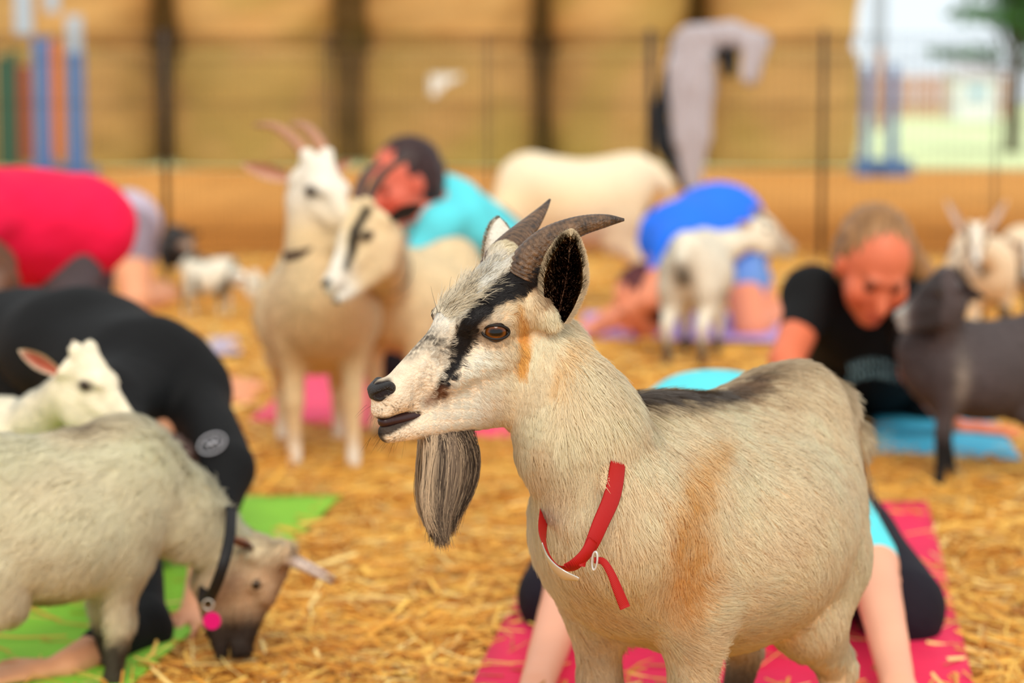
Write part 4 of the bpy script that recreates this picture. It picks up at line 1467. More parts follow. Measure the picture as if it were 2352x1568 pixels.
WEB = web_mat('red_webbing', RED)
cpath = np.array([pt(1424, 1005, 2.655), pt(1420, 1060, 2.60), pt(1407, 1135, 2.555), pt(1380, 1200, 2.525), pt(1352, 1262, 2.512), pt(1318, 1300, 2.512), pt(1285, 1300, 2.53), pt(1256, 1262, 2.56), pt(1246, 1215, 2.61),
                  pt(1262, 1140, 2.69), pt(1310, 1060, 2.76), pt(1370, 1000, 2.775), pt(1410, 975, 2.72), pt(1424, 1005, 2.655)])
_cc = cpath[:-1].mean(0)
cface = np.array([norm(p - _cc) for p in cpath])
cface[1:4] = [norm([0.25, -1, 0.1]), norm([0.2, -1, 0.05]), norm([0.15, -1, -0.1])]
cface[4:7] = [norm([0.1, -0.8, -0.5]), norm([0, -0.6, -0.8]), norm([-0.3, -0.5, -0.8])]
COLLAR = strap(cpath, [0.020, 0.020, 0.021, 0.019, 0.017, 0.016, 0.016, 0.016, 0.018, 0.018, 0.018, 0.018, 0.018], 0.0012, cface, 110, MAIN, 'collar', WEB)
COLLAR['label'] = 'red nylon webbing collar'
MET = mat('nickel', srgb(214, 210, 202), 0.36, metal=0.65)
kp = np.array([pt(1348, 1262, 2.508), pt(1342, 1276, 2.505), pt(1336, 1300, 2.505)])
strap(kp, 0.008, 0.0016, np.array([norm([0.1, -1, -.3])] * 3), 10, COLLAR, 'keeper', WEB)
lp = np.array([pt(1362, 1240, 2.508), pt(1345, 1270, 2.503), pt(1322, 1292, 2.503), pt(1302, 1302, 2.51)])
strap(lp, [0.013, 0.014, 0.013, 0.011], 0.0014, np.array([norm([0.1, -0.9, -.35])] * 4), 20, COLLAR, 'strap_overlap', WEB)
# neck hair falling over the top of the strap
NC = 500
r_ = np.random.default_rng(77)
ty = r_.uniform(985, 1120, NC); tx = np.interp(ty, [985, 1060, 1120], [1405, 1392, 1384]) + r_.normal(0, 5, NC)
P0_ = np.array([pt(a, b, np.interp(b, [985, 1060, 1120], [2.645, 2.592, 2.552])) for a, b in zip(tx, ty)])
nd = np.stack([np.array([0.42, -0.22, -0.85])] * NC) + r_.normal(size=(NC, 3)) * 0.12
nl = (r_.uniform(0.012, 0.030, NC) * np.interp(ty, [985, 1050, 1120], [1.2, 0.9, 0.45]))[:, None]
pts = np.stack([P0_ + nl * nd * tj for tj in np.linspace(0, 1, 4)], 1)
curves_obj('neck_hair', pts, 0.0003, np.tile(CREAM, (NC, 1)) * r_.uniform(0.6, 0.95, NC)[:, None], np.tile([0.1, -1, 0.2], (NC, 1)), MAIN, FUR)
tp = np.array([pt(1366, 1286, 2.500), pt(1386, 1290, 2.492), pt(1404, 1318, 2.488), pt(1418, 1352, 2.486), pt(1436, 1396, 2.486)])
strap(tp, [0.007, 0.008, 0.009, 0.011, 0.012], 0.0011, np.tile(norm([0.1, -1, 0.1]), (5, 1)), 30, COLLAR, 'strap_end', WEB)
ring = [pt(1366, 1288, 2.497) + 0.0085 * (np.array([0.22, -0.1, 0]) * math.cos(t) * 1.5 + np.array([0.1, 0, 1.2]) * math.sin(t)) for t in np.linspace(0, 2 * math.pi, 25)]
Vt, Ft = tube(ring, 0.0014, 8, cap=False)
mesh_obj('ring', Vt, Ft, MET, COLLAR)
bk = np.array([pt(1247, 1252, 2.545), pt(1262, 1288, 2.52), pt(1292, 1318, 2.503), pt(1330, 1330, 2.500)])
strap(bk, [0.008, 0.015, 0.018, 0.006], 0.0010, np.array([norm([-0.6, -0.6, -0.4]), norm([-0.45, -0.7, -0.5]), norm([-0.25, -0.75, -0.6]), norm([-0.1, -0.8, -0.6])]), 24, COLLAR, 'buckle', MET)
# ------------------------------------------------------------------ mats
def mat_quad(label, q4, colr, name='yoga_mat', z=0.026):
    Q = [np.array([*p, 0]) for p in q4]
    n, m = 30, 14
    top, bot = [], []
    for i in range(n + 1):
        for j in range(m + 1):
            a, b = i / n, j / m
            p = (Q[0] * (1 - b) + Q[1] * b) * (1 - a) + (Q[3] * (1 - b) + Q[2] * b) * a
            hgt = z + 0.006 + 0.004 * math.sin(p[0] * 9 + 1) * math.cos(p[1] * 7) + height(p[0], p[1]) * 0.6
            top.append((p[0], p[1], hgt + 0.006)); bot.append((p[0], p[1], hgt))
    V = np.array(top + bot); K = len(top)
    F = []
    for i in range(n):
        for j in range(m):
            a = i * (m + 1) + j
            F.append((a, a + m + 1, a + m + 2, a + 1)); F.append((K + a, K + a + 1, K + a + m + 2, K + a + m + 1))
    edge = [j for j in range(m + 1)] + [i * (m + 1) + m for i in range(1, n + 1)] + [n * (m + 1) + j for j in range(m - 1, -1, -1)] + [i * (m + 1) for i in range(n - 1, 0, -1)]
    for a, b in zip(edge, edge[1:] + edge[:1]):
        F.append((a, b, K + b, K + a))
    o = mesh_obj(name, V, F, mat('foam_' + '_'.join(str(int(c * 99)) for c in colr), colr, 0.75, noise=0.08, nscale=14, bump=0.15, bscale=300))
    tag(o, label, 'yoga mat')
    return o


mat_quad('bright pink-red yoga mat under the horned cream goat', Q_PINK, srgb(238, 44, 92))
mat_quad('lime green yoga mat under the grazing shaggy goat', Q_LIME, srgb(142, 206, 62))
mat_quad('pink yoga mat at the feet of the tall upright goat', Q_ROSE, srgb(250, 84, 122))
mat_quad('light blue yoga mat under the dark grey goat', Q_SKY, srgb(70, 180, 218))
mat_quad('lavender yoga mat behind the white goat seen from its rear', Q_LAV, srgb(196, 164, 226))
mat_quad('small pale lavender folded towel lying on the straw', Q_TOW, srgb(190, 176, 196), 'towel')

def on_mat(x0, x1, z0, z1):
    return lambda r, n: (r.uniform(x0, x1, n), r.uniform(z0, z1, n))
for k_, (rg, n_, lb) in enumerate([(on_mat(-0.1, 0.72, 3.35, 4.5), 110, 'stray straw blades on the pink-red mat'), (on_mat(-1.15, -0.5, 3.3, 4.2), 110, 'stray straw blades on the lime green mat')]):
    o = straws('straw', n_, 3, 4, 0.05, 0.16, 0.004, 60 + k_, region=rg, lift=0.006, label=lb)
    o.location.z += 0.03

# ------------------------------------------------------------------ people
SKIN = np.array(srgb(238, 168, 128)); SKINR = np.array(srgb(232, 138, 108))


def hand_prims(wr, d, nrm_, s=1.0, side=1, curl=0.25):
    d = norm(d); nrm_ = norm(nrm_ - d * (nrm_ @ d)); x = np.cross(d, nrm_) * side
    o = [cone(wr, 0.022 * s, wr + d * 0.045 * s, 0.026 * s, 0.012, (nrm_, 0.55)), cone(wr + d * 0.045 * s, 0.027 * s, wr + d * 0.085 * s, 0.026 * s, 0.012, (nrm_, 0.5))]
    for i, (off, ln) in enumerate(((-0.030, 0.066), (-0.010, 0.078), (0.010, 0.073), (0.029, 0.057))):
        b = wr + d * 0.088 * s + x * off * s
        dd = norm(d + x * off * 2.5)
        m1 = b + dd * ln * 0.5 * s - nrm_ * 0.002
        m2 = m1 + norm(dd - nrm_ * curl) * ln * 0.5 * s
        o += [cone(b - dd * 0.02, 0.0095 * s, m1, 0.0088 * s, 0.004), cone(m1, 0.0088 * s, m2, 0.0072 * s, 0.004)]
    tb = wr + d * 0.03 * s - x * 0.026 * s
    t1 = tb + norm(d * 0.7 - x * 0.8) * 0.035 * s
    t2 = t1 + norm(d * 1.0 - x * 0.35 - nrm_ * 0.1) * 0.030 * s
    o += [cone(tb, 0.013 * s, t1, 0.0105 * s, 0.008), cone(t1, 0.0105 * s, t2, 0.008 * s, 0.004)]
    return o


def person(label, J, hd, face, up, shirt=None, pants=None, hair=None, skin=SKIN, sleeve=0.6, legs_cover=1.0, h=0.0085, hairlen=None, s=1.0, lat=None, shirt_bag=0.0,
           shorts=False, sock=None, group=None, shirtmat=None, detail=False, hands=True):
    """J: joint name -> world point (pel che nk, shL elL wrL, shR .., hiL knL anL toL, ..)"""
    J = {k: np.asarray(v, float) for k, v in J.items()}
    lo = min(v[2] for v in J.values())
    root = empty('person', (J['pel'][0], J['pel'][1], 0.0)); tag(root, label, 'person', group)
    lat = norm(J['shL'] - J['shR']) if lat is None else norm(lat)
    tdir = norm(J['che'] - J['pel'])
    lat = norm(lat - tdir * (lat @ tdir))
    A, U = norm(face), np.asarray(up, float); U = norm(U - A * (A @ U)); W = np.cross(U, A)
    ax = np.array([A, W, U]); hd = np.asarray(hd, float)
    H = lambda a, w, u: hd + s * (A * a + W * w + U * u)
    P = []
    wa = J['pel'] * 0.5 + J['che'] * 0.5
    if 'wai' in J: wa = J['wai']
    tors = lambda e: [cone(J['pel'], 0.115 * s + e, wa, 0.098 * s + e, 0.06, (lat, 1.32)), cone(wa, 0.098 * s + e, J['che'], 0.105 * s + e, 0.06, (lat, 1.32)),
                      cone(J['shL'], 0.058 * s + e, J['che'], 0.08 * s + e, 0.05), cone(J['shR'], 0.058 * s + e, J['che'], 0.08 * s + e, 0.05)]
    P += tors(0.0)
    P += [cone(J['che'], 0.07 * s, J['nk'], 0.052 * s, 0.03), cone(J['nk'], 0.05 * s, hd - U * 0.05 * s - A * 0.015 * s, 0.05 * s, 0.02)]
    for q in 'LR':
        if 'el' + q in J:
            P += [cone(J['sh' + q], 0.050 * s, J['el' + q], 0.038 * s, 0.03), cone(J['el' + q], 0.038 * s, J['wr' + q], 0.024 * s, 0.015)]
            if hands:
                hdir = J.get('hd' + q, norm(J['wr' + q] - J['el' + q]))
                if q == 'L' or True:
                    P += hand_prims(J['wr' + q], hdir, np.array([0, 0, 1.0]) if abs(hdir[2]) < 0.8 else np.array([0, 1.0, 0]), s, 1 if q == 'L' else -1)
        if 'kn' + q in J:
            P += [cone(J['hi' + q], 0.090 * s, J['kn' + q], 0.056 * s, 0.04), cone(J['kn' + q], 0.056 * s, J['kn' + q] * .6 + J['an' + q] * .4, 0.056 * s, 0.02),
                  cone(J['kn' + q] * .6 + J['an' + q] * .4, 0.056 * s, J['an' + q], 0.034 * s, 0.03), cone(J['an' + q], 0.036 * s, J['to' + q], 0.024 * s, 0.02, (lat, 1.3)),
                  cone(J['an' + q], 0.034 * s, J['an' + q] + norm(J['an' + q] - J['to' + q]) * 0.03 * s, 0.028 * s, 0.015)]
    # head with a face
    P += [ell(H(-0.012, 0, 0.025), np.array([0.096, 0.076, 0.092]) * s, ax, 0.02), ell(H(0.025, 0, -0.035), np.array([0.066, 0.062, 0.082]) * s, ax, 0.02),
          ell(H(0.062, 0, -0.098), np.array([0.024, 0.026, 0.02]) * s, ax, 0.02), cone(H(0.088, 0, -0.004), 0.009 * s, H(0.108, 0, -0.042), 0.014 * s, 0.008),
          cone(H(0.083, -0.03, 0.018), 0.012 * s, H(0.083, 0.03, 0.018), 0.012 * s, 0.015), cone(H(0.084, -0.017, -0.072), 0.008 * s, H(0.084, 0.017, -0.072), 0.008 * s, 0.008)]
    for w in (1, -1):
        P += [ell(H(0.055, w * 0.045, -0.03), np.array([0.03, 0.024, 0.03]) * s, ax, 0.02), ell(H(-0.005, w * 0.078, -0.008), np.array([0.018, 0.009, 0.030]) * s, ax, 0.006)]
        P.append(ell(H(0.094, w * 0.031, -0.001), np.array([0.014, 0.019, 0.011]) * s, ax, 0.01, -1))
    V, F = sdf_mesh(P, h, 2)
    V[:, 2] = np.maximum(V[:, 2], 0.02)
    d = V - hd; fa, fw, fu = d @ A / s, d @ W / s, d @ U / s
    col = np.tile(skin, (len(V), 1)) * (1 + 0.04 * nz(V, 6, 5))[:, None]
    col = mixc(col, srgb(214, 96, 84), (np.exp(-((fa - .088) / .02) ** 2 - (fw / .024) ** 2 - ((fu + .072) / .010) ** 2)) * 0.8)
    col = mixc(col, skin * np.array([1, .72, .66]), np.exp(-((np.abs(fw) - .045) / .02) ** 2 - ((fu + .035) / .025) ** 2) * (fa > 0.03) * 0.6)
    col = mixc(col, srgb(110, 72, 52), np.exp(-((np.abs(fw) - .032) / .018) ** 2 - ((fu - .021) / .006) ** 2) * (fa > 0.05) * 0.8)
    body = mesh_obj('body', V, F, mat('skin', attr='col', rough=0.5, spec=0.35), root, col)
    em = mat('eye_dark', srgb(60, 44, 38), 0.1)
    for w in (1, -1):
        c = H(0.074, w * 0.031, -0.001)
        n_ = 10
        Ve = np.array([c + s * 0.0125 * (A * math.cos(t) + math.sin(t) * (W * math.cos(p_) + U * math.sin(p_))) for t in np.linspace(0, math.pi, 7) for p_ in np.linspace(0, 6.28, n_, endpoint=False)])
        Fe = [(i * n_ + j, i * n_ + (j + 1) % n_, (i + 1) * n_ + (j + 1) % n_, (i + 1) * n_ + j) for i in range(6) for j in range(n_)]
        mesh_obj('eye', Ve, Fe, em, root)
    if shirt is not None:
        e = 0.012 + shirt_bag * 0.3
        Q = tors(e)
        if shirt_bag:
            Q.append(cone(wa - np.array([0, 0, shirt_bag]), 0.09 * s, J['che'] - np.array([0, 0, shirt_bag * 0.8]), 0.09 * s, 0.08, (lat, 1.3)))
        for q in 'LR':
            if 'el' + q in J:
                e_ = J['sh' + q] + (J['el' + q] - J['sh' + q]) * min(1, sleeve)
                Q.append(cone(J['sh' + q], 0.060 * s, e_, (0.052 - 0.008 * min(1, sleeve)) * s, 0.03))
                if sleeve > 1:
                    Q.append(cone(J['el' + q], 0.046 * s, J['el' + q] + (J['wr' + q] - J['el' + q]) * (sleeve - 1), 0.036 * s, 0.02))
        Vc, Fc = sdf_mesh(Q, h, 2)
        Vc[:, 2] = np.maximum(Vc[:, 2], 0.018)
        Nn = vnormals(Vc, Fc)
        Vc = Vc + Nn * (0.005 * nz(Vc, 2.2, 3) + 0.0022 * nz(Vc, 6, 8))[:, None]
        mesh_obj('shirt', Vc, Fc, shirt, root)
    if pants is not None:
        Q = [cone(J['pel'], 0.126 * s, J['pel'] * .75 + wa * .25, 0.116 * s, 0.05, (lat, 1.32))]
        for q in 'LR':
            if 'kn' + q not in J: continue
            kk = J['hi' + q] + (J['kn' + q] - J['hi' + q]) * min(1, legs_cover)
            Q.append(cone(J['hi' + q], 0.098 * s, kk, (0.066 if legs_cover >= 1 else 0.084) * s, 0.04))
            if legs_cover > 1:
                e_ = J['kn' + q] + (J['an' + q] - J['kn' + q]) * (legs_cover - 1)
                Q.append(cone(J['kn' + q], 0.064 * s, e_, 0.046 * s, 0.02))
        Vc, Fc = sdf_mesh(Q, h, 2)
        Vc[:, 2] = np.maximum(Vc[:, 2], 0.018)
        Vc = Vc + vnormals(Vc, Fc) * (0.003 * nz(Vc, 5, 9))[:, None]
        mesh_obj('shorts' if legs_cover < 0.8 else 'leggings', Vc, Fc, pants, root)
    if sock is not None:
        for q in 'LR':
            if 'to' + q in J:
                Vc, Fc = sdf_mesh([cone(J['an' + q] * .8 + J['kn' + q] * .2, 0.046 * s, J['an' + q], 0.044 * s, .01), cone(J['an' + q], 0.044 * s, J['to' + q], 0.032 * s, 0.02, (lat, 1.3))], h, 1)
                mesh_obj('sock', Vc, Fc, sock, root)
    if hair is not None:
        Q = [ell(H(-0.030, 0, 0.034), np.array([0.098, 0.082, 0.092]) * s, ax, 0.02), ell(H(-0.055, 0, -0.02), np.array([0.06, 0.078, 0.08]) * s, ax, 0.03)]
        for (a, ra, b, rb) in (hairlen or []):
            Q.append(cone(a, ra, b, rb, 0.03))
        Q += [ell(H(0.100, 0, -0.008), np.array([0.085, 0.064, 0.102]) * s, ax, 0.015, -1)]
        Vc, Fc = sdf_mesh(Q, h * 0.8, 1)
        Vc = Vc + vnormals(Vc, Fc) * (0.0025 * np.sin(((Vc - hd) @ W) * 260 + 2 * nz(Vc, 8, 2)))[:, None]
        hc = np.asarray(hair)[None] * (1 + 0.3 * nz(Vc, 26, 4))[:, None]
        mesh_obj('hair', Vc, Fc, mat('hair', attr='col', rough=0.5, spec=0.4), root, hc)
    return root, body, H


def cloth_mat(name, c, rough=0.85, sheen=0.0):
    return mat(name, c, rough, noise=0.07, nscale=12, bump=0.35, bscale=35, sheen=sheen)


def kneel(J, pel, knL, knR, back):
    """adds thighs and shins folded under: back = direction the shins run"""
    back = norm(back)
    for q, kn in (('L', knL), ('R', knR)):
        kn = np.asarray(kn, float)
        J['kn' + q] = kn
        J['an' + q] = kn + back * 0.37 + np.array([0, 0, -kn[2] + 0.05])
        J['to' + q] = J['an' + q] + back * 0.15 + np.array([0, 0, -0.015])
    return J


BLK = cloth_mat('black_jersey', srgb(11, 11, 13)); CYAN = cloth_mat('turquoise_jersey', srgb(98, 224, 236)); NAVY = cloth_mat('dark_leggings', srgb(26, 20, 32))
MAG = cloth_mat('crimson_jersey', srgb(244, 16, 74)); GREY = cloth_mat('charcoal_leggings', srgb(86, 80, 86)); LAV = cloth_mat('lavender_jersey', srgb(196, 182, 200))
BLU = cloth_mat('royal_blue_jersey', srgb(38, 118, 250)); DEN = cloth_mat('light_denim', srgb(112, 152, 220)); BSH = cloth_mat('grey_shorts', srgb(150, 136, 150))

Z3 = lambda x, y, z: np.array([x, y, z], float)

# A: crimson shirt, hands and knees, head off to the left
pel = pt(178, 520, 6.7); che = pt(-40, 500, 6.5)
J = dict(pel=pel, che=che, nk=pt(-100, 540, 6.4), shL=pt(-60, 510, 6.32), shR=pt(-60, 505, 6.70))
J['elL'] = pt(-66, 700, 6.32); J['wrL'] = Z3(J['elL'][0], 6.32, 0.04); J['hdL'] = norm([-1, 0, 0]); J['elR'] = J['elL'] + Z3(0, .4, 0); J['wrR'] = J['wrL'] + Z3(0, .4, 0); J['hdR'] = norm([-1, 0, 0])
J['hiL'] = pel + Z3(0.0, -.1, -.02); J['hiR'] = pel + Z3(0, .1, -.02)
kneel(J, pel, Z3(pel[0] - .02, pel[1] - .12, .07), Z3(pel[0] - .02, pel[1] + .12, .07), Z3(1, 0.1, 0))
hdA = pt(-62, 640, 6.25)
person('person in a crimson shirt and charcoal leggings on hands and knees', J, hdA, (-.3, -.3, -.9), (-1, 0, .3), MAG, GREY, srgb(96, 56, 30), sleeve=0.5, legs_cover=1.9, shirt_bag=0.085, s=1.02, sock=None,
       hairlen=[(hdA, .07, pt(-6, 700, 6.2), .05), (pt(-6, 650, 6.2), .06, pt(6, 850, 6.15), .03)])

# B: lavender shirt behind A
pel = pt(290, 512, 9.6); che = pt(130, 545, 9.5)
J = dict(pel=pel, che=che, nk=pt(110, 590, 9.5), shL=che + Z3(-.03, -.17, 0), shR=che + Z3(-.03, .17, 0))
for q, sg in (('L', -1), ('R', 1)):
    J['el' + q] = Z3(che[0] - .03, che[1] + sg * .2, .22); J['wr' + q] = Z3(che[0] - .1, che[1] + sg * .2, .04); J['hd' + q] = Z3(-1, 0, 0); J['hi' + q] = pel + Z3(.02, sg * .1, -.03)
kneel(J, pel, Z3(pel[0] + .07, pel[1] - .22, .07), Z3(pel[0] + .02, pel[1] + .12, .07), Z3(.15, 1, 0))
person('person in a lavender shirt and grey shorts bowing behind the crimson shirt', J, pt(70, 640, 9.5), (-.6, -.2, -.8), (-.8, 0, .6), LAV, BSH, srgb(90, 60, 40), sleeve=0.5, legs_cover=0.35, s=1.12)

# C: black shirt, folded forward towards the camera on the green mat
pel = pt(60, 800, 5.05); che = pt(330, 870, 4.62)
J = dict(pel=pel, wai=pt(190, 800, 4.85), che=che, nk=pt(335, 1000, 4.52), shR=pt(240, 930, 4.35), shL=pt(445, 905, 4.6))
J['elL'] = pt(520, 1080, 4.3); J['wrL'] = gp(450, 1395, .04); J['hdL'] = norm(gp(400, 1490) - gp(450, 1395))
J['elR'] = gp(330, 1440, .06); J['wrR'] = gp(150, 1530, .05); J['hdR'] = norm([-.8, -.5, 0])
J['hiL'] = pel + Z3(.0, -.11, 0); J['hiR'] = pel + Z3(0, .11, 0)
kneel(J, pel, Z3(pel[0] + .30, pel[1] - .30, .09), Z3(pel[0] + .22, pel[1] + .1, .09), Z3(-1, .4, 0))
hdC = pt(350, 1160, 4.32)
person('person in a black shirt with a sleeve badge folded forward on the lime green mat', J, hdC, (-.1, -.3, -.95), (.2, -.95, .2), BLK, BLK, srgb(70, 40, 26), sleeve=1.6, legs_cover=1.8, s=1.08, hairlen=None)
PC = bpy.context.scene.objects  # badge: an oval ring with a mark inside, on the sleeve
bc = pt(487, 1018, 4.245); bn = norm([0.25, -.95, .1]); bu = norm([.35, .1, -.9]); bu = norm(bu - bn * (bu @ bn)); bv = np.cross(bn, bu)
parts = []
ring = [bc + bu * .017 * math.sin(t) * 1.0 + bv * .026 * math.cos(t) for t in np.linspace(0, 6.2832, 33)]
parts.append(tube(ring, .0018, 5, cap=False))
for k_ in range(3):
    parts.append(tube([bc + bv * (-.012 + k_ * .009) - bu * .006, bc + bv * (-.004 + k_ * .009) + bu * .006], .0026, 5))
V, F = join(parts)
_C = [o for o in COL.objects if o.name.startswith('person') and 'sleeve badge' in o.get('label', '')][0]
bo = mesh_obj('badge', V, F, mat('badge_white', srgb(200, 200, 210), .7), _C); bo['label'] = 'pale oval badge printed on the sleeve'

# H: dark hair, turquoise shirt, kneeling and leaning to the goats
pel = pt(1110, 560, 7.5); che = pt(1030, 500, 7.15)
J = dict(pel=pel, che=che, nk=pt(975, 470, 7.0), shL=pt(1010, 520, 6.95), shR=pt(1000, 500, 7.25))
J['elL'] = pt(925, 640, 6.9); J['wrL'] = pt(880, 700, 6.8); J['elR'] = pt(935, 600, 7.2); J['wrR'] = pt(870, 640, 7.0)
J['hiL'] = pel + Z3(-.02, -.1, -.06); J['hiR'] = pel + Z3(-.02, .1, -.06)
kneel(J, pel, pt(900, 830, 7.0), pt(985, 840, 7.3), Z3(1, .3, 0))
hdH = pt(925, 420, 6.95)
person('dark-haired person in a turquoise shirt and black leggings leaning to the goats', J, hdH, (-.75, -.55, -.25), (-.2, -.1, .95), CYAN, BLK, srgb(52, 30, 30), skin=np.array(srgb(218, 108, 84)), sleeve=0.5, legs_cover=1.9, s=1.08,
       hairlen=[(pt(965, 400, 7.05), .08, pt(985, 490, 7.05), .05), (pt(985, 480, 7.02), .045, pt(1000, 540, 6.95), .03), (pt(925, 350, 7.05), .05, pt(965, 365, 7.1), .06)])

# J: blue shirt, folded forward behind the white goat
pel = pt(1672, 548, 8.9); che = pt(1572, 545, 8.5)
J = dict(pel=pel, wai=pt(1650, 505, 8.7), che=che, nk=pt(1520, 600, 8.4), shL=pt(1545, 570, 8.3), shR=pt(1550, 560, 8.75))
J['elL'] = pt(1490, 690, 8.2); J['wrL'] = pt(1400, 745, 8.3); J['elR'] = pt(1480, 680, 8.7); J['wrR'] = pt(1380, 735, 8.6)
J['hiL'] = pel + Z3(.02, -.1, -.02); J['hiR'] = pel + Z3(.02, .1, -.02)
kneel(J, pel, pt(1725, 755, 8.5), pt(1770, 745, 8.9), Z3(.3, 1, 0))
hdJ = pt(1475, 695, 8.3)
person('person in a royal blue shirt and pale denim shorts bowing on the lavender mat', J, hdJ, (-.75, -.35, -.55), (-.5, 0, .8), BLU, DEN, srgb(82, 20, 26), skin=np.array(srgb(240, 150, 114)), sleeve=0.45, legs_cover=0.5, s=1.05, shirt_bag=.04,
       hairlen=[(hdJ, .08, pt(1510, 710, 8.25), .05)])

# L: black shirt with pale print, brown hair, facing the camera
pel = pt(2010, 880, 6.5); che = pt(1985, 740, 6.05)
J = dict(pel=pel, che=che, nk=pt(2000, 690, 5.95), shR=pt(1868, 680, 5.95), shL=pt(2092, 715, 5.95))
J['elR'] = pt(1805, 830, 5.75); J['wrR'] = pt(1870, 985, 5.55); J['elL'] = pt(2108, 850, 5.75); J['wrL'] = gp(2150, 950, .05) - Z3(0, .25, 0); J['hdL'] = norm([.9, -.4, 0]); J['hdR'] = norm([.3, -.9, -.1])
J['hiL'] = pel + Z3(.1, -.02, 0); J['hiR'] = pel + Z3(-.1, -.02, 0)
J['knR'] = gp(1890, 925, .09); J['anR'] = gp(1990, 860, .06); J['toR'] = gp(2010, 840, .05)
J['knL'] = gp(2150, 915, .09); J['anL'] = gp(2090, 860, .06); J['toL'] = gp(2080, 840, .05)
hdL = pt(2008, 610, 5.78)
_L, _Lb, HL = person('person in a black printed shirt with pulled-back brown hair looking down', J, hdL, (.12, -.80, -.55), (.12, -.25, .9), BLK, BLK, srgb(150, 108, 66), skin=np.array(srgb(228, 122, 86)), sleeve=0.55, legs_cover=1.7, s=1.14, h=0.0075,
                     hairlen=[(pt(2050, 560, 5.95), .06, pt(2120, 640, 6.0), .03), (pt(2110, 625, 6.0), .035, pt(2160, 680, 6.0), .02)])
# pale print across the chest: worn letter-like strokes
parts = []
rr = np.random.default_rng(9)
for i in range(11):
    x = 1950 + i * 11
    for k_ in range(2):
        y0 = 836 + k_ * 26 - 14 * math.sin((i / 10) * 3.14)
        a = pt(x, y0, 5.905); b = pt(x + rr.uniform(-2, 5), y0 + 18, 5.90); c = pt(x + 6, y0 + rr.uniform(0, 16), 5.902)
        parts.append(tube([a, b], .0022, 4)); parts.append(tube([b, c], .002, 4))
V, F = join(parts)
po = mesh_obj('print', V, F, mat('print_teal', srgb(118, 150, 158), .8), _L); po['label'] = 'faded pale print across the chest'

# O: turquoise shirt, folded forward behind the horned goat on the pink-red mat
pel = pt(1640, 1020, 4.45); che = pt(1720, 1090, 4.0)
J = dict(pel=pel, wai=pt(1640, 1010, 4.3), che=che, nk=pt(1710, 1150, 3.85), shR=pt(1560, 1110, 3.88), shL=pt(1880, 1125, 3.88))
J['elR'] = pt(1310, 1340, 3.72); J['wrR'] = pt(1232, 1650, 3.36); J['elL'] = pt(2004, 1300, 3.74); J['wrL'] = pt(2062, 1650, 3.36)
for q_ in 'LR': J['wr' + q_][2] = 0.07
J['hdR'] = norm([-.1, -1, -.15]); J['hdL'] = norm([.1, -1, -.15])
J['hiR'] = pel + Z3(-.13, 0, -.02); J['hiL'] = pel + Z3(.13, 0, -.02)
J['knR'] = gp(1290, 1375, .08); J['knL'] = gp(2070, 1400, .08)
J['anR'] = gp(1420, 1200, .06); J['anL'] = gp(1930, 1200, .06); J['toR'] = gp(1480, 1160, .04); J['toL'] = gp(1880, 1160, .04)
person('person in a turquoise shirt and black leggings folded forward behind the horned goat', J, pt(1710, 1290, 3.75), (0, -.4, -.9), (0, -.9, .3), CYAN, NAVY, srgb(80, 50, 36), skin=np.array(srgb(240, 172, 140)), sleeve=0.92, legs_cover=1.9, s=1.08)

# ------------------------------------------------------------------ the other goats
CR2 = np.array(srgb(248, 226, 188)); WH2 = np.array(srgb(250, 244, 232)); BK = np.array(srgb(28, 26, 26)); GB = np.array(srgb(120, 84, 58))


def base_col(V, c0, seed, amp=0.05, f=5):
    return np.tile(np.asarray(c0), (len(V), 1)) * (1 + amp * nz(V, f, seed))[:, None]


def hloc(fr, V):
    a, w, b = fr.inv(V)
    return 1090 - 0.866 * a + 0.5 * abs(w), 753 - b + 0.165 * abs(w), w


def face_common(c, x, y, w, nose=srgb(190, 120, 105)):
    hd = (x < 1260) & (y < 1060)
    c = mixc(c, nose, seg_mask(x, y, [(862, 893, 8), (884, 888, 18)], 16) * hd)
    c = mixc(c, srgb(90, 60, 50), seg_mask(x, y, [(850, 955, 3), (970, 945, 3)], 10) * hd * .7)
    c = mixc(c, srgb(60, 46, 40), np.clip(1.7 - np.hypot((x - 1137) / 32, (y - 762) / 20), 0, 1) * (np.abs(w) > 60) * .9)
    return c


# D: shaggy grazing goat
def colD(V, B, fr, S):
    c = base_col(V, srgb(255, 230, 186), 3, 0.05, 7)
    a, w, z = [q / S for q in B.inv(V)]
    x, y, hw = hloc(fr, V)
    hd = (x > 700) & (x < 1330) & (y < 1080) & (y > 560) & (a > 0.22)
    c = mixc(c, srgb(186, 140, 104), hd * np.clip((1290 - x) / 110, 0, 1) * .85)
    c = mixc(c, srgb(112, 80, 60), hd * np.clip((1010 - x) / 90, 0, 1) * .7)
    c = mixc(c, srgb(120, 84, 62), seg_mask(x, y, [(1200, 830, 40), (1120, 930, 30)], 60) * hd * .6)
    c = mixc(c, srgb(52, 42, 40), seg_mask(x, y, [(865, 893, 14), (905, 940, 16)], 30) * hd)
    c = mixc(c, srgb(112, 92, 74), np.clip(1.2 - np.abs(w) / .05, 0, 1) * (z > .44) * np.exp(-((a - .12) / .06) ** 2) * .85)
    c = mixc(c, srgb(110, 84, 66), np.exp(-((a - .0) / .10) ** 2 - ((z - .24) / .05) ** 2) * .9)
    c = mixc(c, srgb(40, 34, 32), np.clip((.19 - z) / .05, 0, 1) * (a > 0) * .95)
    return c


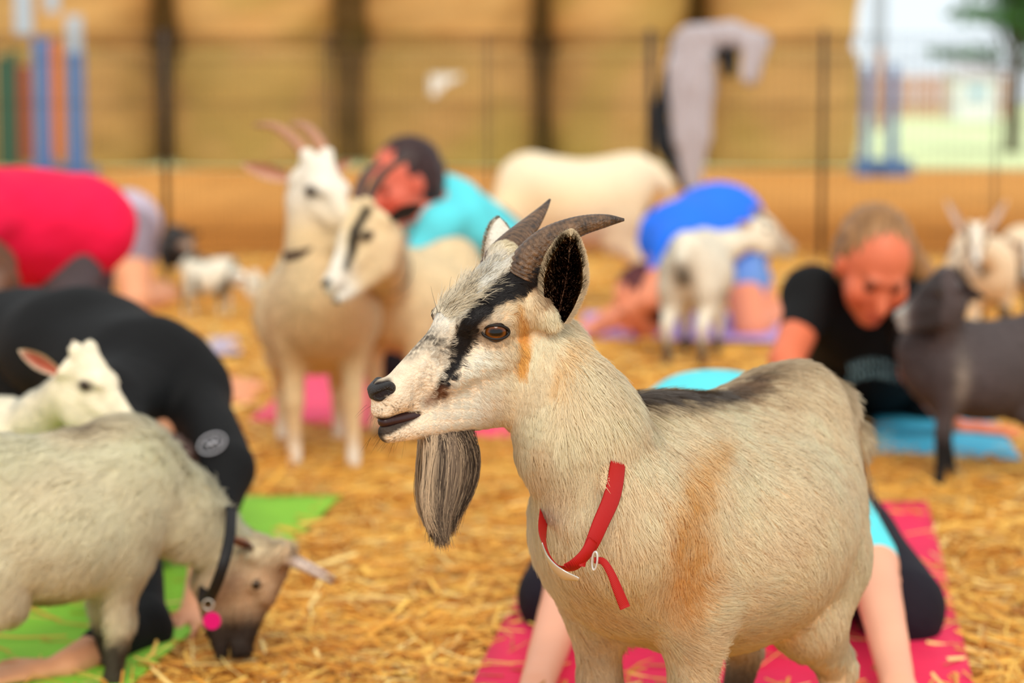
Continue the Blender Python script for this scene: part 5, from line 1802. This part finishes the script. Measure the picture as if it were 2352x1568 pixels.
gD = gp(235, 1640)
hpD = [((1185, 640, 42), 30), ((1150, 585, 60), 24), ((1105, 525, 82), 16), ((1058, 470, 100), 6)]
RD, BD, FD, VD, FcD = goat('shaggy cream goat grazing beside the lime green mat, black collar with pink tag', (-0.70, 3.42), 34, 0.735, pt(592, 1342, 3.62), (.34, -.10, -.93), colD, head_up=(.93, .05, .30), hs=0.78, horn=1.0, hornpath=hpD,
     belly=1.0, h=0.0065, ear=(0.35, 0.75, -.15), earcol=(srgb(120, 70, 60), srgb(150, 110, 84), srgb(160, 120, 90)), furn=90000, furlen=0.050, furlift=0.55, horncol=(srgb(224, 204, 188), srgb(170, 140, 128)),
     legs={'f0': .02, 'f1': -.03, 'h0': .03, 'h1': -.02}, neckr=(.05, .066, .085), dip=-0.02)
cp_ = np.array([pt(532, 1165, 3.52), pt(528, 1230, 3.46), pt(512, 1300, 3.43), pt(488, 1362, 3.46), pt(468, 1385, 3.52), pt(470, 1340, 3.60), pt(492, 1250, 3.64), pt(520, 1180, 3.60), pt(532, 1165, 3.52)])
cc_ = cp_.mean(0)
BST = mat('black_strap', srgb(26, 24, 26), .6)
cD = strap(cp_, 0.017, 0.0018, np.array([norm(p - cc_) for p in cp_]), 60, RD, 'collar', BST)
r_ = [pt(478, 1388, 3.47) + .008 * (np.array([1, 0, 0]) * math.cos(t) + np.array([0, 0, 1]) * math.sin(t)) for t in np.linspace(0, 6.2832, 17)]
V, F = tube(r_, .0013, 6, cap=False); mesh_obj('ring', V, F, MET, cD)
tc_ = pt(487, 1425, 3.455)
V, F = tube([tc_ + np.array([0, .0015, 0]), tc_ - np.array([0, .0015, 0])], .0135, 24); to = mesh_obj('tag', V, F, mat('pink_tag', srgb(214, 8, 110), .35), cD, smooth=False)
to['label'] = 'round magenta name tag'

# E: white kid resting its head over D
def colE(V, B, fr, S):
    c = base_col(V, srgb(252, 238, 208), 4, .03)
    x, y, w = hloc(fr, V)
    return face_common(c, x, y, w, srgb(222, 130, 112))


goat('white hornless kid looking over the back of the shaggy grazing goat', (-1.02, 4.08), 0, 0.68, pt(224, 884, 3.95), (.88, -.42, -.14), colE, hs=0.77, horn=0, h=0.0065, ear=(0.75, .55, .45), furn=22000, furlen=.010,
     earcol=(srgb(176, 84, 62), srgb(250, 232, 205), srgb(250, 232, 205)), earlen=.105, neckr=(.055, .062, .075))

# F: tall cream goat
def colF(V, B, fr, S):
    c = base_col(V, srgb(244, 210, 162), 5, .05)
    a, w, z = [q / S for q in B.inv(V)]
    x, y, hw = hloc(fr, V)
    c = mixc(c, srgb(214, 160, 104), np.exp(-((z - .36) / .09) ** 2) * (a > .1) * .55)
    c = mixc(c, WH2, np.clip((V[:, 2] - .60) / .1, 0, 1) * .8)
    c = mixc(c, WH2, np.clip((.12 - z) / .06, 0, 1) * .7)
    return face_common(c, x, y, hw, srgb(215, 170, 150))


hpF = [((1185, 640, 42), 32), ((1262, 570, 60), 29), ((1390, 525, 80), 21), ((1520, 540, 100), 7)]
RF, BF_, FF, VF_, _ = goat('tall cream goat with back-swept pinkish horns standing on the pink mat', (pt(722, 1070, 5.6)[0], 5.66), -80, 0.98, pt(752, 442, 5.42), (.66, -.74, -.14), colF, head_up=(0, 0, 1), hs=1.10, horn=1.0, hornpath=hpF, h=0.009,
     ear=(.35, .85, .25), earcol=(srgb(224, 160, 135), srgb(240, 205, 175), srgb(240, 205, 175)), horncol=(srgb(206, 148, 112), srgb(172, 120, 90)), legs={'f0': .04, 'f1': -.02}, neckr=(.06, .075, .09), earlen=.115, furn=16000, furlen=.016)
RF_n = NK[RF.name]; cc_ = RF_n[1] * .92 + RF_n[2] * .08
ring_collar(cc_, norm(n_ax(RF_n)), .076, .080, .022, .003, srgb(72, 40, 28), RF, up=(1, 0, 0))

# G: white and black faced goat nuzzling F
def colG(V, B, fr, S):
    c = base_col(V, srgb(244, 214, 168), 6, .06)
    x, y, w = hloc(fr, V)
    hd = (x < 1300) & (y < 1080)
    c = mixc(c, WH2, np.clip((1060 - x) / 80, 0, 1) * hd * .8)
    c = mixc(c, BK, seg_mask(x, y, [(1180, 650, 26), (1090, 720, 26), (1050, 800, 24), (1000, 860, 18)], 20) * hd)
    c = mixc(c, BK, seg_mask(x, y, [(858, 893, 8), (890, 890, 18)], 10) * hd)
    c = mixc(c, BK, seg_mask(x, y, [(865, 985, 14), (900, 990, 14)], 16) * hd)
    return face_common(c, x, y, w, BK)


hpG = [((1185, 640, 42), 36), ((1240, 570, 60), 30), ((1340, 510, 90), 22), ((1470, 500, 130), 8)]
RG, BG, FG, _, _ = goat('cream goat with white and black face nuzzling the tall cream goat', (pt(965, 800, 6.0)[0], 6.0), -122, 0.88, pt(818, 548, 5.12), (-.74, -.60, -.30), colG, head_up=(-.2, 0, 1), hs=0.95, gz=0.03, horn=1.0, hornpath=hpG, h=0.009,
     ear=(.45, .85, .15), earcol=(srgb(50, 38, 34), srgb(70, 54, 46), srgb(80, 62, 52)), horncol=(srgb(112, 74, 56), srgb(70, 46, 38)), neckr=(.055, .068, .085), furn=14000, furlen=.018)
RG_n = NK[RG.name]; cc_ = RG_n[1] * .92 + RG_n[2] * .08
ring_collar(cc_, norm(n_ax(RG_n)), .064, .064, .02, .003, srgb(44, 62, 44), RG, up=(1, 0, 0))

# I: large cream goat side-on
def colI(V, B, fr, S):
    c = base_col(V, srgb(244, 214, 170), 7, .05, 3)
    a, w, z = [q / S for q in B.inv(V)]
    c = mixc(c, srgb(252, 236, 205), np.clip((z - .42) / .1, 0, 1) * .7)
    x, y, hw = hloc(fr, V)
    return face_common(c, x, y, hw)


goat('large pale cream goat standing side-on behind the horns of the nearest goat', (pt(1335, 780, 9.4)[0], 9.5), 176, 1.16, pt(1055, 600, 9.3), (-.9, -.1, -.42), colI, head_up=(-.4, 0, .9), hs=1.05, horn=0, h=0.012, ear=(.4, .85, -.1), belly=1.1, neckr=(.06, .075, .095))

# K: white goat from behind
def colK(V, B, fr, S):
    c = base_col(V, srgb(248, 236, 214), 8, .04)
    a, w, z = [q / S for q in B.inv(V)]
    c = mixc(c, BK * 1.3, np.exp(-((w) / .035) ** 2 - ((z - .40) / .065) ** 2) * (a < -.22) * .95)
    c = mixc(c, srgb(190, 170, 140), np.exp(-((w) / .04) ** 2 - ((z - .27) / .04) ** 2) * (a < -.15) * .5)
    c = mixc(c, BK * 1.6, np.clip((.15 - z) / .05, 0, 1) * .92)
    x, y, hw = hloc(fr, V)
    hd = (x < 1120) & (y < 1080) & (a > .2)
    c = mixc(c, srgb(170, 150, 132), np.clip((1110 - x) / 70, 0, 1) * hd * .8)
    c = mixc(c, BK, seg_mask(x, y, [(1190, 640, 26), (1110, 690, 18)], 24) * (a > .2) * .8)
    return c


goat('white goat seen from its rear with black lower legs beside the royal blue shirt', (pt(1608, 850, 7.6)[0], 7.75), 74, 0.80, pt(1768, 528, 7.9), (.93, -.30, -.02), colK, hs=0.74, horn=0.45, h=0.009, ear=(.5, .8, .2), neckr=(.05, .06, .08), furn=9000, furlen=.018)

# M: dark grey goat
def colM(V, B, fr, S):
    c = base_col(V, srgb(86, 76, 76), 9, .15, 4)
    a, w, z = [q / S for q in B.inv(V)]
    c = mixc(c, BK, np.clip((.24 - z) / .08, 0, 1))
    c = mixc(c, srgb(150, 138, 126), np.exp(-((a - .12) / .022) ** 2 - ((z - .38) / .075) ** 2) * (w > 0) * .95)
    x, y, hw = hloc(fr, V)
    hd = (x < 1300) & (y < 1080) & (a > .2)
    c = mixc(c, srgb(170, 165, 158), np.clip((960 - x) / 40, 0, 1) * hd)
    c = mixc(c, BK, np.clip((x - 960) / 60, 0, 1) * hd * .6)
    return c


goat('dark grey goat with black legs standing on the light blue mat', (pt(2268, 1080, 5.3)[0], 5.3), 188, 0.72, pt(2140, 672, 5.2), (-.93, -.25, .02), colM, hs=0.70, horn=0, h=0.008, ear=(.55, .7, -.2), earcol=(srgb(70, 60, 60), srgb(60, 52, 52), srgb(60, 52, 52)), neckr=(.052, .062, .08), furn=16000, furlen=.016,
     legs={'f0': .03, 'f1': -.06})

# N: spotted kid facing the camera
def colN(V, B, fr, S):
    c = base_col(V, srgb(240, 214, 180), 10, .05)
    a, w, z = [q / S for q in B.inv(V)]
    c = mixc(c, srgb(64, 54, 50), (nz(V, 4.2, 77) > .38) * 1.0 * (V[:, 2] < .38))
    x, y, hw = hloc(fr, V)
    hd = (x < 1230) & (y < 1080)
    c = mixc(c, BK, seg_mask(x, y, [(1180, 660, 34), (1100, 760, 36), (1020, 850, 26)], 24) * hd)
    c = mixc(c, WH2, np.clip(1.4 - np.abs(hw) / 34, 0, 1) * hd)
    c = mixc(c, BK * 1.4, seg_mask(x, y, [(862, 893, 8), (884, 888, 20)], 12) * hd)
    return c


goat('spotted kid with upright ears and black and white face by the wire pen', (pt(2262, 800, 7.9)[0], 7.95), -84, 0.76, pt(2242, 556, 7.62), (-.12, -.95, -.22), colN, hs=0.72, horn=0, h=0.008, ear=(.1, .55, .95), earcol=(srgb(226, 206, 196), srgb(232, 216, 204), srgb(232, 216, 204)), neckr=(.05, .06, .075), earlen=.19)
goat('mottled brown and cream kid half out of view beside the spotted kid', (pt(2385, 800, 8.3)[0], 8.4), -120, 0.78, pt(2368, 590, 8.1), (-.3, -.9, -.3), colN, hs=0.72, horn=0, h=0.012, ear=(.3, .8, .3), neckr=(.05, .06, .075))

# P: black kid, Q: black and white kid
def colP(V, B, fr, S):
    c = base_col(V, srgb(38, 36, 38), 11, .1)
    a, w, z = [q / S for q in B.inv(V)]
    x, y, hw = hloc(fr, V)
    hd = (x < 1240) & (y < 1000)
    c = mixc(c, srgb(212, 182, 158), np.clip(1.2 - np.abs(y - 760 - (x - 1000) * .2) / 70, 0, 1) * hd * (x < 1190) * .9)
    return c


goat('black kid with a pale face standing beyond the lavender shirt', (pt(395, 690, 10.2)[0], 10.3), -80, 0.56, pt(428, 556, 9.95), (.45, -.85, -.2), colP, hs=0.66, horn=0, h=0.010, ear=(.2, .9, .2), earcol=(srgb(40, 36, 36),) * 3, neckr=(.055, .065, .08))


def colQ(V, B, fr, S):
    c = base_col(V, srgb(240, 232, 212), 12, .05)
    c = mixc(c, srgb(44, 50, 46), (nz(V, 6, 31) > .42) * .92)
    x, y, hw = hloc(fr, V)
    return face_common(c, x, y, hw)


goat('small white kid with black patches near the tall cream goat', (pt(500, 715, 9.45)[0], 9.2), -25, 0.46, pt(592, 652, 9.0), (.85, -.5, -.25), colQ, hs=0.58, horn=0, h=0.009, ear=(.3, .9, 0), earcol=(srgb(170, 90, 60),) * 3, neckr=(.055, .065, .08))
